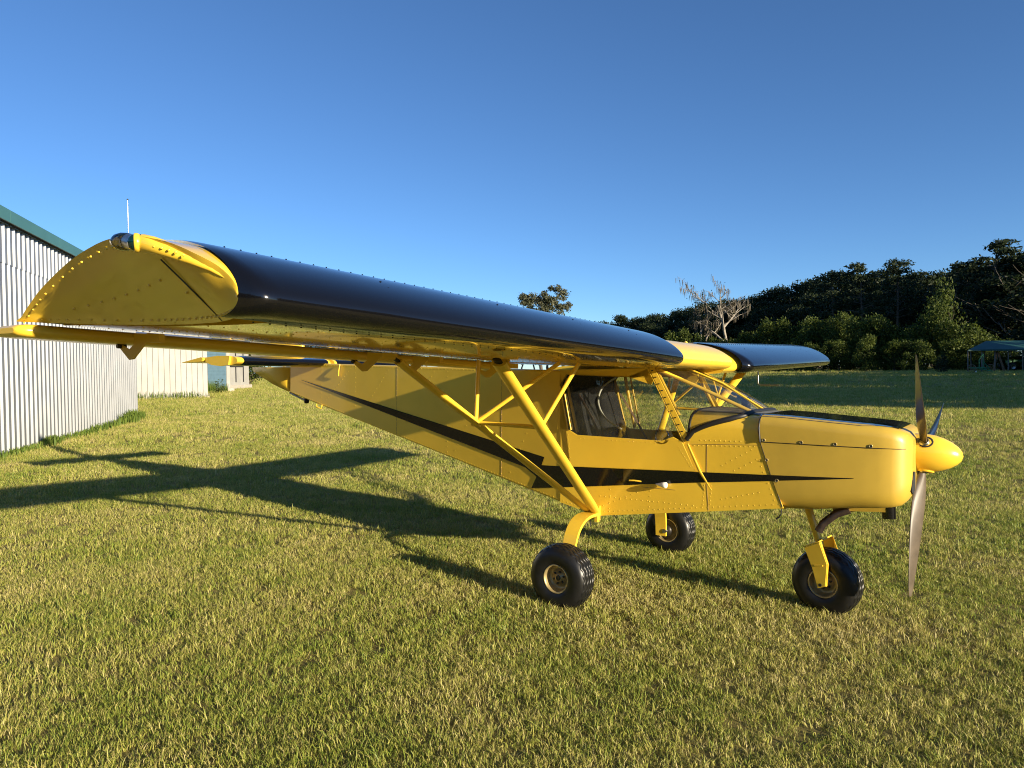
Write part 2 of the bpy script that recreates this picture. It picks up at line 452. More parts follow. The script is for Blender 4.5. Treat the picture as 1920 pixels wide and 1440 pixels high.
def big_hangar():
    far = Vector((-23.36, 8.19, 0)); near = Vector((-13.84, 0.51, 0))
    u = (near - far).normalized(); near2 = near + u * 0.9
    length = (near2 - far).length
    n = Vector((-u.y, u.x, 0))
    if n.dot(CAM - far) < 0: n = -n
    root = empty('metal_hangar', (far.x, far.y, 0))
    tag(root, 'white ribbed metal hangar with green roof trim, nearest the wing tip', 'hangar')
    o = Vector((0, 0, 0))
    # the wall is three horizontal runs of sheets lapped over each other, each sheet 1.12 m wide
    pw = 1.08
    k = 0; s = 0.0
    for zi, (z0, z1, off) in enumerate(((-0.1, 3.93, 0.0), (3.90, 4.72, 0.012))):
        s = 0.0
        while s < length - .01:
            l = min(pw, length - s)
            mb = MB(); ribbed_wall(mb, o + u * s + n * off, u, n, l, z0, z1, 0.27, 0.085, 0.040, 0.30)
            mb.build('wall_sheet', M['white_metal'], root, fix=False)
            s += pw
    MB().box(-n * 0.05 + u * -0.02 + UPZ * 2.35, (0.1, 0.1, 4.9)).build('corner_trim', M['white_metal'], root)
    # inner body, gable end facing away, roof and fascia
    W = 14.0
    body = MB(); a = o - n * 0.04
    body.prism([a + UPZ * -.1, a + u * length + UPZ * -.1, a + u * length + UPZ * 4.7, a + UPZ * 4.7], -n * W)
    body.build('wall', M['white_board'], root)
    rf = MB()
    e0 = o + n * 0.16 + UPZ * 4.86 - u * 0.3; e1 = e0 + u * (length + .6)
    r0 = o - n * (W / 2) + UPZ * 6.9 - u * 0.3; r1 = r0 + u * (length + .6)
    f0 = o - n * (W + .16) + UPZ * 4.86 - u * .3; f1 = f0 + u * (length + .6)
    rf.add([e0, e1, r1, r0, f0, f1], [(0, 1, 2, 3), (3, 2, 5, 4)])
    rf.build('roof', M['green_trim'], root)
    s = -0.3
    while s < length + .3:
        l = min(3.05, length + .3 - s)
        fb = MB(); rot = Matrix((u, n, UPZ)).transposed()
        fb.box(o + u * (s + l / 2 - .004) + n * 0.165 + UPZ * 4.84, (l - .012, 0.03, 0.25), rot)
        fb.build('fascia_board', M['green_trim'], root)
        s += 3.05
    sf = MB(); sf.box(o + u * (length / 2) + n * 0.09 + UPZ * 4.74, (length + .6, 0.12, 0.02), Matrix((u, n, UPZ)).transposed())
    sf.build('soffit', M['dark_void'], root)
    return far, near2, u, n
HF, HN, HU, HNn = big_hangar()

def shed_block(name, label, a, b, depth, h, mat, panel=None):
    """a simple rectangular building standing on wall line a-b, body behind it"""
    a = Vector((*a, 0)); b = Vector((*b, 0)); u = (b - a).normalized(); n = Vector((u.y, -u.x, 0))
    if n.dot(CAM - a) < 0: n = -n
    root = empty(name, a); tag(root, label, 'building')
    return root, u, n, (b - a).length

def white_outbuilding():
    root, u, n, L = shed_block('white_outbuilding', 'windowless white sheet building behind the ribbed hangar', (-46.65, 14.99), (-41.86, 22.61), 8, 3.9, None)
    o = Vector((0, 0, 0)); s = 0.0
    while s < L - .01:                       # sheets with a groove between them
        l = min(0.335, L - s)
        mb = MB(); mb.prism([o + u * (s + .012) + UPZ * .12, o + u * (s + l - .012) + UPZ * .12, o + u * (s + l - .012) + UPZ * 3.7, o + u * (s + .012) + UPZ * 3.7], n * (0.045 + .006 * math.sin(s * 9)))
        mb.build('wall_panel', M['white_board'], root)
        s += 0.335
    MB().prism([o, o + u * L, o + u * L - n * 8, o - n * 8], UPZ * 3.72).build('wall', M['wood_grey'], root)
    MB().prism([o + n * .08 - u * .1, o + u * (L + .1) + n * .08, o + u * (L + .1) - n * 8, o - n * 8 - u * .1], UPZ * .13).build('foundation', M['concrete'], root)
    MB().add([o + n * .3 + UPZ * 3.74 - u * .3, o + u * (L + .3) + n * .3 + UPZ * 3.74, o + u * (L + .3) - n * 4 + UPZ * 4.7, o - n * 4 + UPZ * 4.7 - u * .3,
              o + u * (L + .3) - n * 8.3 + UPZ * 3.74, o - n * 8.3 + UPZ * 3.74 - u * .3], [(0, 1, 2, 3), (3, 2, 4, 5)]).build('roof', M['white_metal'], root)
white_outbuilding()

def blue_door_garage():
    root, u, n, L = shed_block('garage', 'white garage with a pale blue slatted roll door', (-54.2, 27.75), (-55.68, 33.47), 6, 3.6, None)
    o = Vector((0, 0, 0))
    MB().prism([o - n * .25 - u * 1.0, o + u * (L + .25) - n * .25, o + u * (L + .25) - n * 6, o - n * 6 - u * 1.0], UPZ * 4.2).build('wall', M['dark_void'], root)  # near-black block, painting the shade of the opening above the door
    MB().prism([o + n * .25 - u * 1.0, o + u * (L + .3) + n * .25, o + u * (L + .3) - n * 6, o - n * 6 - u * 1.0], UPZ * .32).build('foundation', M['concrete'], root)
    dw = L - 0.35
    d = MB(); d.prism([o - n * .1 + UPZ * .34 - u * .6, o + u * dw - n * .1 + UPZ * .34, o + u * dw - n * .1 + UPZ * 3.75, o - n * .1 + UPZ * 3.75 - u * .6], -n * .05)
    door = d.build('door', M['blue_door'], root)
    z = .34
    while z < 3.7:
        MB().prism([o - n * .098 + UPZ * (z + .012) - u * .6, o + u * dw - n * .098 + UPZ * (z + .012), o + u * dw - n * .098 + UPZ * (z + .288), o - n * .098 + UPZ * (z + .288) - u * .6], n * .03).build('slat', M['blue_door'], door)
        z += 0.30
    for s, w in ((dw, .4), ):
        MB().prism([o + u * s + UPZ * .34, o + u * (s + w) + UPZ * .34, o + u * (s + w) + UPZ * 4.15, o + u * s + UPZ * 4.15], -n * .2).build('door_frame', M['white_board'], root)
    MB().prism([o - u * .6 + UPZ * 4.0, o + u * dw + UPZ * 4.0, o + u * dw + UPZ * 4.15, o - u * .6 + UPZ * 4.15], -n * .2).build('lintel', M['white_board'], root)
    MB().prism([o + n * .3 - u * 1.2 + UPZ * 4.22, o + u * (L + .5) + n * .3 + UPZ * 4.22, o + u * (L + .5) - n * 6.3 + UPZ * 5.0, o - n * 6.3 - u * 1.2 + UPZ * 5.0], UPZ * .1).build('roof', M['white_metal'], root)
blue_door_garage()

def small_white_shed():
    root, u, n, L = shed_block('small_shed', 'small white shed with dark cross bars beside the blue-door garage', (-60.9, 36.3), (-64.4, 41.6), 4, 4.0, None)
    o = Vector((0, 0, 0))
    MB().prism([o - u * .5, o + u * L, o + u * L - n * 4, o - n * 4 - u * .5], UPZ * 5.0).build('wall', M['white_board'], root)
    MB().prism([o + n * .2 - u * .5, o + u * (L + .3) + n * .2, o + u * (L + .3) - n * 4, o - n * 4 - u * .5], UPZ * .45).build('foundation', M['concrete'], root)
    for s in (0.36 * L + .5, .68 * L + .4):
        MB().prism([o + u * s + UPZ * .75 + n * .004, o + u * (s + .17) + UPZ * .75 + n * .004, o + u * (s + .17) + UPZ * 4.9 + n * .004, o + u * s + UPZ * 4.9 + n * .004], n * .05).build('bar', M['dark_void'], root)
    MB().prism([o + UPZ * 2.3 + n * .008, o + u * (.74 * L) + UPZ * 2.3 + n * .008, o + u * (.74 * L) + UPZ * 2.45 + n * .008, o + UPZ * 2.45 + n * .008], n * .055).build('bar', M['dark_void'], root)
    MB().prism([o + n * .3 - u * .8 + UPZ * 5.02, o + u * (L + .4) + n * .3 + UPZ * 5.02, o + u * (L + .4) - n * 4.3 + UPZ * 5.4, o - n * 4.3 - u * .8 + UPZ * 5.4], UPZ * .1).build('roof', M['white_metal'], root)
small_white_shed()

def mast():
    mb = MB().tube([(0, 0, 0), (0, 0, 9), (0, 0, 17.5)], [.075, .06, .035], 8)
    root = empty('antenna_mast', (-63.03, 28.4, 0.0)); tag(root, 'thin grey antenna mast rising above the wing tip', 'mast')
    mb.build('pole', M['steel'], root)
    MB().lathe([(0.001, -.09), (.07, -.05), (.08, 0), (.05, .06), (.001, .08)], (0, 0, 17.58), (0, 0, 1), 10).build('finial', M['dark_steel'], root)
mast()

# ------------------------------------------------------------------ the aircraft (local frame: +X nose, +Y port, -Y starboard, wheels on z = 0)
plane = empty('airplane')
plane.rotation_mode = 'QUATERNION'
AM = Matrix(((0.99995, 0.00018, 0.01032, -0.0154), (-0.00039, 0.99979, 0.02034, -0.0325), (-0.01031, -0.02034, 0.99974, -0.0806), (0, 0, 0, 1)))
plane.matrix_world = AM
tag(plane, 'yellow high-wing light aircraft with black stripe parked on the grass', 'airplane')

HW = 0.46
TAILX = -4.15
def hw(x):                                    # fuselage half width
    return HW if x > -0.3 else HW + (0.05 - HW) * (-0.3 - x) / (-0.3 - TAILX)
def zbot(x):
    return 0.548 - 0.2065 * x if x < -0.02 else 0.548 + 0.1490 * (x + 0.0)
def ztop(x):
    return 1.652 + 0.098 * (-0.3 - x) / 3.85
def rrect(x, w, z0, z1, r, k=3, rt=None):
    """rounded rectangle section in the YZ plane"""
    rt = r if rt is None else rt
    P = []
    for cy, cz, a0, rr in ((w - rt, z1 - rt, 0, rt), (-(w - rt), z1 - rt, 90, rt), (-(w - r), z0 + r, 180, r), (w - r, z0 + r, 270, r)):
        for i in range(k + 1):
            a = R_(a0 + 90 * i / k)
            P.append((x, cy + rr * math.cos(a), cz + rr * math.sin(a)))
    return P

# --- fuselage: closed tail cone, open cabin tub, arched forward deck
fus = MB()
xs = [TAILX, -4.0, -3.4, -2.7, -2.0, -1.3, -0.7, -0.33]
fus.loft([rrect(x, hw(x), zbot(x), ztop(x), 0.012, 2) for x in xs], smooth=False)
def deck_sec(x, zs, w, top):
    """arch over the side walls"""
    P = []
    for i in range(15):
        a = math.pi * i / 14
        ca, sa = math.cos(a), math.sin(a)
        P.append((x, w * math.copysign(abs(ca) ** 0.42, ca), zs + (top - zs) * abs(sa) ** 0.55))
    return P
for sgn in (-1, 1):                           # cabin side walls
    w = HW * sgn
    poly = [(-0.33, w, zbot(-0.33)), (0.0, w, zbot(0)), (0.7, w, zbot(0.7)), (1.355, w, 0.752), (1.275, w, 0.965), (1.205, w, 1.172),
            (0.66, w, 1.158), (0.514, w, 1.146), (-0.178, w, 1.152), (-0.262, w, 1.195), (-0.33, w, 1.50)]
    fus.prism(poly, (0, -0.02 * sgn, 0))
fus.add([(-.33, -HW, zbot(-.33) + .004), (-.33, HW, zbot(-.33) + .004), (0, HW, zbot(0) + .004), (0, -HW, zbot(0) + .004), (1.355, HW, .756), (1.355, -HW, .756)], [(0, 1, 2, 3), (3, 2, 4, 5)])
d0 = [deck_sec(x, zs, w, t) for x, zs, w, t in ((0.72, 1.156, HW, 1.372), (0.95, 1.162, HW, 1.366), (1.1, 1.168, HW, 1.360), (1.203, 1.172, HW, 1.353))]
fus.loft(d0, closed=False, smooth=True)
fuselage = fus.build('fuselage', M['yellow'], plane)

def side(x, z, off=0.0, sgn=-1):
    return (x, sgn * (hw(x) + off), z)

# rivets of the fuselage side
rv = MB()
def riv_line(x0, z0, x1, z1, n, r=0.0040, off=0.0):
    for i in range(n):
        t = i / max(1, n - 1)
        x = x0 + (x1 - x0) * t; z = z0 + (z1 - z0) * t
        rv.dome(side(x, z, off), (0.106 if x < -.33 else 0, -1, 0), r)
riv_line(-4.05, zbot(-4.05) + .02, -0.1, zbot(-0.1) + .02, 120)
riv_line(-4.0, ztop(-4.0) - .02, -.4, ztop(-.4) - .02, 80)
for xx in (-3.55, -2.95, -2.3, -1.6, -0.95):
    riv_line(xx, zbot(xx) + .04, xx, ztop(xx) - .04, int((ztop(xx) - zbot(xx)) / .05))
    riv_line(xx + .1, zbot(xx) + .06, xx + .52, ztop(xx) - .06, 13)
riv_line(0.02, zbot(0.02) + .03, 1.33, 0.775, 34)
riv_line(0.02, .70, 0.75, .705, 18); riv_line(0.05, .63, .42, .80, 9)
for xx in (0.1, .42, .82, .87):
    riv_line(xx, zbot(xx) + .05, xx + .01, .855, 6)
riv_line(.72, 1.125, 1.20, 1.145, 16); riv_line(.80, 1.165, 1.18, 1.175, 12)
riv_line(.95, 1.0, 1.15, 1.12, 7); riv_line(1.0, .95, 1.22, 1.08, 7); riv_line(1.20, 1.05, 1.30, .80, 8); riv_line(.95, .77, 1.2, .84, 8)
rv.build('rivets', M['yellow'], fuselage, kind='stuff')
for pts in ([(.845, 1.14), (.845, .905)], [(.845, .865), (.86, .685)], [(.72, 1.135), (1.19, 1.155)], [(-.95, .76), (-.95, 1.66)], [(-2.3, 1.04), (-2.3, 1.69)], [(.36, .80), (.62, .802)]):
    MB().tube([side(x, z, .0005) for x, z in pts], .0014, 5).build('lap_joint', M['rust'], fuselage)

# black lightning stripe, both sides: top and bottom edges sampled along the side skin
def stripe_part(sgn):
    s = MB()
    def seg(T, B, n=14):
        V, F = [], []
        for i in range(n + 1):
            t = i / n
            for e in (T, B):
                x = e[0][0] + (e[1][0] - e[0][0]) * t; z = e[0][1] + (e[1][1] - e[0][1]) * t
                w = cowl_w(x) if x > 1.2 else hw(x)
                V.append((x, sgn * (w + (0.012 if -.26 < x < .80 and z > .92 else 0.005)), z))
        for i in range(n): F.append((2 * i, 2 * i + 1, 2 * i + 3, 2 * i + 2))
        s.add(V, F)
    seg(((-3.932, 1.556), (-0.49, .959)), ((-3.932, 1.553), (-0.688, .860)))
    seg(((-0.49, .959), (-.517, .892)), ((-.688, .860), (-.56, .789)), 3)
    seg(((-.517, .892), (-0.3, .9005)), ((-.62, .697), (-.3, .7375)), 4)
    seg(((-0.3, .9005), (0.735, .9425)), ((-.3, .7375), (0.735, .8655)), 10)
    seg(((0.735, .9425), (1.771, .9830)), ((0.735, .8655), (1.771, .9800)), 16)
    s.build('stripe', M['black_stripe'], fuselage, label='black lightning stripe', fix=True)

# --- cowling
def interp(x, T):
    for (a, va), (b, vb) in zip(T, T[1:]):
        if x <= b: return va + (vb - va) * max(0, (x - a)) / (b - a)
    return T[-1][1]
def cowl_w(x): return interp(x, ((1.19, .462), (1.6, .456), (1.85, .440), (1.96, .422), (2.02, .395), (2.055, .352), (2.075, .30)))
def cowl_top(x): return interp(x, ((1.10, 1.356), (1.35, 1.348), (1.694, 1.322), (1.9, 1.308), (2.0, 1.293), (2.05, 1.265), (2.075, 1.225)))
def cowl_bot(x): return interp(x, ((1.19, .740), (1.45, .752), (1.77, .785), (1.95, .80), (2.02, .82), (2.06, .86), (2.075, .90)))
def cowl_sec(x, off=0.0, slant=0.0):
    P = rrect(0, cowl_w(x) + off, cowl_bot(x) - off, cowl_top(x) + off, .11, 6, .07)
    out = []
    Q = []
    for ci, (a_, b_) in enumerate(zip(P, P[1:] + P[:1])):
        m = 8 if ci in (13, 27) else 1              # the two flat sides
        Q += [tuple(p + (q - p) * i / m for p, q in zip(a_, b_)) for i in range(m)]
    for _, y, z in Q:
        k = slant * interp(z, ((.70, 1.05), (.752, 1.0), (.965, .47), (1.172, 0.0), (1.4, 0.0)))
        out.append((x + k, y, z))
    return out
stripe_part(-1); stripe_part(1)
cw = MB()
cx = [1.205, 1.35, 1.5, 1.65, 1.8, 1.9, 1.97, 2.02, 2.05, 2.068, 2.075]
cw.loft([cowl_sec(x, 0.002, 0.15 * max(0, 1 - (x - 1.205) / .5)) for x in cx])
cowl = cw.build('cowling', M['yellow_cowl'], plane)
# black anti-glare panel on the top
gp = MB(); V = []; F = []
gx = [1.19, 1.35, 1.5, 1.65, 1.8, 1.9, 1.97, 2.01]
for i, x in enumerate(gx):
    wv = cowl_w(x) - .03 - max(0, (x - 1.85)) * .35
    for k in range(13):
        t = -1 + 2 * k / 12
        y = wv * t
        e = max(0, abs(y) - (cowl_w(x) - .07))
        zdrop = .07 - math.sqrt(max(0, .07 ** 2 - e ** 2))
        V.append((x, y, cowl_top(x) + .006 - zdrop))
for i in range(len(gx) - 1):
    for k in range(12): F.append((i * 13 + k, i * 13 + k + 1, (i + 1) * 13 + k + 1, (i + 1) * 13 + k))
gp.add(V, F, True)
gp.build('glare_panel', M['black_satin'], cowl)
# hatch outline and the seam between the cowl halves
sm = MB()
sm.tube([(x, -cowl_w(x) - .0035, 1.178 - .005 * (x - 1.2)) for x in (1.205, 1.4, 1.6, 1.72, 1.85, 1.92, 1.98, 2.02, 2.045)], .0022, 6)
sm.tube([(1.36, -.443, 1.319), (1.37, -.4525, 1.300), (1.5, -.4525, 1.285), (1.62, -.4480, 1.27), (1.68, -.443, 1.268), (1.70, -.438, 1.288)], .0018, 6)
sm.build('seam', M['dark_steel'], cowl)
for x, z in ((1.225, 1.19), (1.46, 1.188), (1.66, 1.187), (1.86, 1.186), (1.245, 1.06), (1.31, .93)):
    fsn = MB(); fsn.lathe([(.0115, -.002), (.0115, .003), (.009, .0045), (.008, .002), (.0005, .001)], (x + .004, -cowl_w(x) - .002, z), (0, -1, 0), 14)
    fo = fsn.build('fastener', M['gold_rim'], cowl)
    MB().box((x + .004, -cowl_w(x) - .0035, z), (.013, .002, .003)).build('slot', M['dark_steel'], fo)
# firewall joint: dark gap with a rubber strip at the top
for sgn in (-1, 1):
    MB().tube([(1.207, sgn * .385, 1.352), (1.200, sgn * .445, 1.322), (1.198, sgn * .464, 1.27), (1.206, sgn * .466, 1.178)], .012, 8, flat=.5).build('firewall_seal', M['seal'], cowl)
    MB().tube([(1.206, sgn * .462, 1.178), (1.275, sgn * .4615, .965), (1.352, sgn * .460, .758)], .003, 6).build('firewall_joint', M['seal'], cowl)
# nose inlets: near-black plates painting the shade inside the openings
for sgn in (-1, 1):
    inl = MB(); inl.prism([(2.069, sgn * .20, 1.02), (2.069, sgn * .265, 1.03), (2.062, sgn * .300, .98), (2.060, sgn * .300, .91), (2.062, sgn * .25, .885), (2.069, sgn * .18, .91)], (.014, 0, 0))
    inl.build('air_inlet', M['dark_void'], cowl)
ch = MB()
ch.prism([(1.60, -.16, .775), (1.93, -.16, .80), (1.93, .16, .80), (1.60, .16, .775)], (0, 0, -.055)); ch.build('chin_scoop', M['yellow_cowl'], plane)
MB().tube([(1.925, -.12, .79), (1.93, -.12, .70)], .042, 14).build('oil_cooler_duct', M['black_gloss'], plane)

# --- propeller: hub, spinner and three blades
HUB = Vector((2.1155, 0, 1.1262)); al, be = -0.0543, -0.0344
AX = Vector((math.cos(al) * math.cos(be), math.sin(be), math.sin(al))).normalized()
E1 = Vector((0, 1, 0)).cross(AX); E1 = (E1 if E1.z > 0 else -E1).normalized()
E2 = AX.cross(E1); E2 = (E2 if E2.y > 0 else -E2).normalized()
prop = empty('propeller'); prop.parent = plane
sp = MB(); sp.lathe([(.001, -.07), (.118, -.07), (.121, -.05), (.1225, 0), (.118, .05), (.104, .10), (.083, .145), (.056, .182), (.03, .203), (.001, .211)], HUB, AX, 36)
spin = sp.build('spinner', M['yellow'], prop)
MB().lathe([(.105, -.085), (.105, -.068)], HUB, AX, 28).build('back_plate', M['steel'], spin)
for k in range(3):
    ph = -0.8527 + k * 2 * math.pi / 3
    D = E2 * math.sin(ph) + E1 * math.cos(ph)
    T = AX.cross(D)
    secs = []
    for r, c, th, pit in ((.10, .045, .042, 60), (.15, .055, .036, 52), (.22, .085, .026, 46), (.32, .108, .018, 40), (.45, .115, .013, 33), (.6, .105, .010, 28), (.75, .085, .008, 24), (.86, .06, .006, 21), (.911, .028, .004, 20)):
        a = R_(pit); cd = T * math.cos(a) + AX * math.sin(a); nd = AX * math.cos(a) - T * math.sin(a)
        P = []
        for i in range(14):
            q = 2 * math.pi * i / 14
            P.append(HUB + D * r + cd * (c / 2 * math.cos(q) - .1 * c) + nd * (th / 2 * math.sin(q) * (1 if math.sin(q) > 0 else .4)))
        secs.append(P)
    bl = MB(); bl.loft(secs); b_ = bl.build('blade', M['blade'], prop)
    MB().lathe([(.030, .085), (.034, .10), (.034, .118), (.026, .130)], HUB, D, 18).build('blade_collar', M['steel'], b_)
    if k == 0:
        # spinner opening round the blade root, its shade painted as a near-black ring
        MB().lathe([(.040, .110), (.044, .118), (.038, .120), (.026, .114)], HUB + AX * .01, D, 18).build('root_opening', M['dark_void'], spin)
    else:
        MB().lathe([(.050, .100), (.054, .122), (.046, .124), (.03, .112)], HUB + AX * .01, D, 18).build('root_opening', M['yellow'], spin)

# --- wings
UP = [(-.774, 1.8125), (-.6, 1.885), (-.4, 1.945), (-.19, 1.993), (.05, 2.023), (.22, 2.029), (.36, 2.020), (.48, 1.999), (.58, 1.966), (.66, 1.920), (.708, 1.872), (.726, 1.83)]
LO = [(.718, 1.80), (.69, 1.778), (.64, 1.768), (.5, 1.765), (.25, 1.770), (0, 1.777), (-.25, 1.788), (-.5, 1.799), (-.774, 1.808)]
CUFF = [(.30, 2.029), (.42, 2.016), (.52, 1.994), (.61, 1.962), (.69, 1.922), (.75, 1.882), (.787, 1.846), (.799, 1.82), (.795, 1.797), (.775, 1.778), (.735, 1.765), (.66, 1.7605)]
BASE_UNDER = [(.30, 2.0262), (.42, 2.012), (.50, 1.9935), (.57, 1.972), (.63, 1.941), (.675, 1.909), (.708, 1.875), (.728, 1.835), (.722, 1.802), (.70, 1.782), (.67, 1.769), (.64, 1.7632)]
WSIDE = [-1]                                  # the wing being built; the port wing sags a little towards its root
def wz(y): return -0.027 * (4.03 - abs(y)) - (.0095 * (4.03 - abs(y)) if WSIDE[0] > 0 else 0)
def wsec(y, sgn, pts=UP + LO):
    return [(x, sgn * y, z + wz(y)) for x, z in pts]
def spline(P, k=4):
    """Catmull-Rom refinement of a 2-D polyline"""
    out = []
    n = len(P)
    for i in range(n - 1):
        p0, p1, p2, p3 = P[max(i - 1, 0)], P[i], P[i + 1], P[min(i + 2, n - 1)]
        for j in range(k):
            t = j / k
            out.append(tuple(0.5 * (2 * b + (c - a) * t + (2 * a - 5 * b + 4 * c - d) * t * t + (3 * b - a - 3 * c + d) * t ** 3) for a, b, c, d in zip(p0, p1, p2, p3)))
    return out + [P[-1]]
WP = spline(UP + LO, 3)
CS, BS = spline(CUFF, 3), spline(BASE_UNDER, 3)
for sgn in (-1, 1):
    WSIDE[0] = sgn
    RP = [(x * .92 if x > 0 else x, 1.76 + (z - 1.76) * .86) for x, z in WP]
    w = MB(); w.loft([wsec(.44, sgn, RP), wsec(.70, sgn, RP)] + [wsec(y, sgn, WP) for y in (.80, 1.5, 2.3, 3.2, 3.86)])
    wing = w.build('wing', M['yellow_skin'], plane)
    # black leading edge, its ends fairing back to the wing nose
    secs = []
    for y, t in ((.715, 0), (.735, .45), (.755, .78), (.78, .95), (.82, 1), (1.5, 1), (2.4, 1), (3.3, 1), (3.94, 1), (3.985, .95), (4.01, .78), (4.025, .45), (4.04, 0)):
        secs.append([(a[0] * t + b[0] * (1 - t), sgn * y, a[1] * t + b[1] * (1 - t) + wz(y) + .002) for a, b in zip(CS, BS)])
    le = MB(); le.loft(secs, closed=False, caps=False)
    leo = le.build('leading_edge', M['black_gloss'], wing)
    lr = MB()
    y = .85
    while y < 3.95:
        lr.dome((.46, sgn * y, 2.010 + wz(y)), (.18, 0, 1), .0038, .0045)
        lr.dome((.655, sgn * (y + .03), 1.7595 + wz(y)), (.1, 0, -1), .004, .003)
        y += .06
    y = .9
    for x0, z0 in ((.60, 1.968),):
        for yy in (1.2, 1.9, 2.6, 3.35):
            lr.dome((x0, sgn * yy, z0 + wz(yy)), (.5, 0, .85), .005, .004); lr.dome((x0 + .06, sgn * (yy + .02), z0 - .03 + wz(yy)), (.5, 0, .85), .005, .004)
    lr.build('rivets', M['black_gloss'], leo, kind='stuff')
    wr = MB()
    for yy in np.arange(.8, 4.0, .46):
        for xx in np.arange(-.7, .6, .06):
            zz = np.interp(xx, [-.774, -.5, -.25, 0, .25, .5, .64], [1.808, 1.799, 1.788, 1.777, 1.770, 1.765, 1.768])
            wr.dome((xx, sgn * yy, zz + wz(yy)), (0, 0, -1), .0035, .0025)
    for xx in (-.68, -.28, .26):
        zz = np.interp(xx, [-.774, -.5, -.25, 0, .25, .5, .64], [1.808, 1.799, 1.788, 1.777, 1.770, 1.765, 1.768])
        for yy in np.arange(.6, 4.0, .06):
            wr.dome((xx, sgn * yy, zz + wz(yy)), (0, 0, -1), .0035, .0025)
    wr.build('rivets', M['yellow_skin'], wing, kind='stuff')
    # wing tip: bottom edge at the last rib, top edge swept outboard and up
    top = [(-.774, 4.03, 1.812), (-.613, 4.050, 1.874), (-.455, 4.070, 1.924), (-.159, 4.105, 1.990), (.107, 4.140, 2.017), (.268, 4.160, 2.018), (.368, 4.168, 2.013), (.480, 4.162, 1.994), (.555, 4.14, 1.974), (.615, 4.108, 1.945), (.67, 4.07, 1.910), (.712, 4.048, 1.868), (.727, 4.036, 1.83)]
    bot = [(-.774, 4.03, 1.808), (-.657, 3.97, 1.803), (-.52, 3.935, 1.797), (-.30, 3.90, 1.787), (-.05, 3.885, 1.777), (.11, 3.89, 1.772), (.24, 3.90, 1.768), (.385, 3.92, 1.765), (.49, 3.94, 1.764), (.579, 3.965, 1.766), (.64, 3.985, 1.772), (.69, 4.005, 1.785), (.722, 4.03, 1.81)]
    inn = [(x, 3.85, np.interp(x, [q[0] for q in UP], [q[1] for q in UP]) - .0055) for x, _, _ in top]
    tp = MB(); rows = [inn]
    for q in (0.0, .22, .5, .8, 1.0):
        row = []
        for a, b in zip(top, bot):
            bul = 0.010 * math.sin(math.pi * q)
            row.append((a[0] + (b[0] - a[0]) * q, a[1] + (b[1] - a[1]) * q + bul, a[2] + (b[2] - a[2]) * q))
        rows.append(row)
    rows = [spline([tuple(map(float, p)) for p in r_], 3) for r_ in rows]
    V = [(x, sgn * y, z) for r_ in rows for x, y, z in r_]; n_ = len(rows[0]); F = []
    for i in range(len(rows) - 1):
        for k in range(n_ - 1): F.append((i * n_ + k, i * n_ + k + 1, (i + 1) * n_ + k + 1, (i + 1) * n_ + k))
    tp.add(V[:2 * n_], [f for f in F if f[2] < 2 * n_], True)
    tp.add(V[n_:], [tuple(i - n_ for i in f) for f in F if f[0] >= n_], True)
    tip = tp.build('wingtip', M['yellow_skin'], plane)
    tr = MB()
    def tipn(i_): return (0, sgn * .95, -.3)
    P = spline([tuple(map(float, p)) for p in rows[1]][::3], 1)
    lt = spline(top, 6)[2:52]
    for i in range(0, len(lt), 2):
        x, y, z = lt[i]; tr.dome((x + .012, sgn * (y - .005), z - .026), (0, sgn, -.25), .0043, .0045)
    lb = spline(bot, 6)
    for i in range(4, 62, 2):
        x, y, z = lb[i]; tr.dome((x, sgn * (y + .020), z + .014), (0, sgn, -.25), .0046, .005)
    for i in range(9):
        x = -.40 + .105 * i; zt_ = 1.845 + .062 * (i / 9) - (.05 if i == 8 else 0); yt_ = np.interp(x, [q[0] for q in top], [q[1] for q in top]); zu_ = np.interp(x, [q[0] for q in top], [q[2] for q in top]); yb_ = np.interp(x, [q[0] for q in bot], [q[1] for q in bot]); zb_ = np.interp(x, [q[0] for q in bot], [q[2] for q in bot]); q_ = (zu_ - zt_) / (zu_ - zb_); tr.dome((x, sgn * (yt_ + (yb_ - yt_) * q_ + .010 * math.sin(math.pi * q_)), zt_), (0, sgn, -.3), .0046, .005)
    tr.build('rivets', M['yellow'], tip, kind='stuff')
    sj = MB(); sj.tube([(.455, sgn * 4.118, 1.940), (.478, sgn * 4.061, 1.88), (.497, sgn * 3.979, 1.80), (.503, sgn * 3.944, 1.766)], .0024, 6); sj.build('seam', M['dark_steel'], tip)
    # bulged light fairing at the front of the tip
    fr = MB()
    fs = []
    for x, y, z, r in ((.405, 4.154, 1.988, .026), (.43, 4.153, 1.985, .027), (.475, 4.146, 1.975, .026), (.53, 4.126, 1.957, .024), (.59, 4.095, 1.932, .019), (.64, 4.069, 1.905, .012), (.68, 4.052, 1.877, .004)):
        fs.append([(x, sgn * (y + r * .75 * math.cos(a)), z + r * math.sin(a)) for a in [2 * math.pi * i / 16 for i in range(16)]])
    fr.loft(fs); fr.build('light_fairing', M['yellow'], tip)
    nl = MB(); nl.lathe([(.026, -.03), (.026, 0), (.0235, .010), (.017, .018), (.008, .022), (.001, .023)], (.408, sgn * 4.168, 1.986), (-.50, sgn * .86, -.05), 20)
    nl.build('navigation_light', M['lens_green'], tip, label='dark round navigation light')
    MB().lathe([(.0265, -.012), (.029, -.006), (.029, .002), (.0255, .004)], (.408, sgn * 4.168, 1.986), (-.50, sgn * .86, -.05), 20).build('lens_ring', M['yellow'], tip)
    st = MB(); st.lathe([(.022, -.035), (.027, -.015), (.028, .005), (.024, .025), (.014, .040), (.001, .046)], (.325, sgn * 4.160, 1.999), (-.93, sgn * .35, .05), 18)
    sto = st.build('strobe_lens', M['lens'], tip)
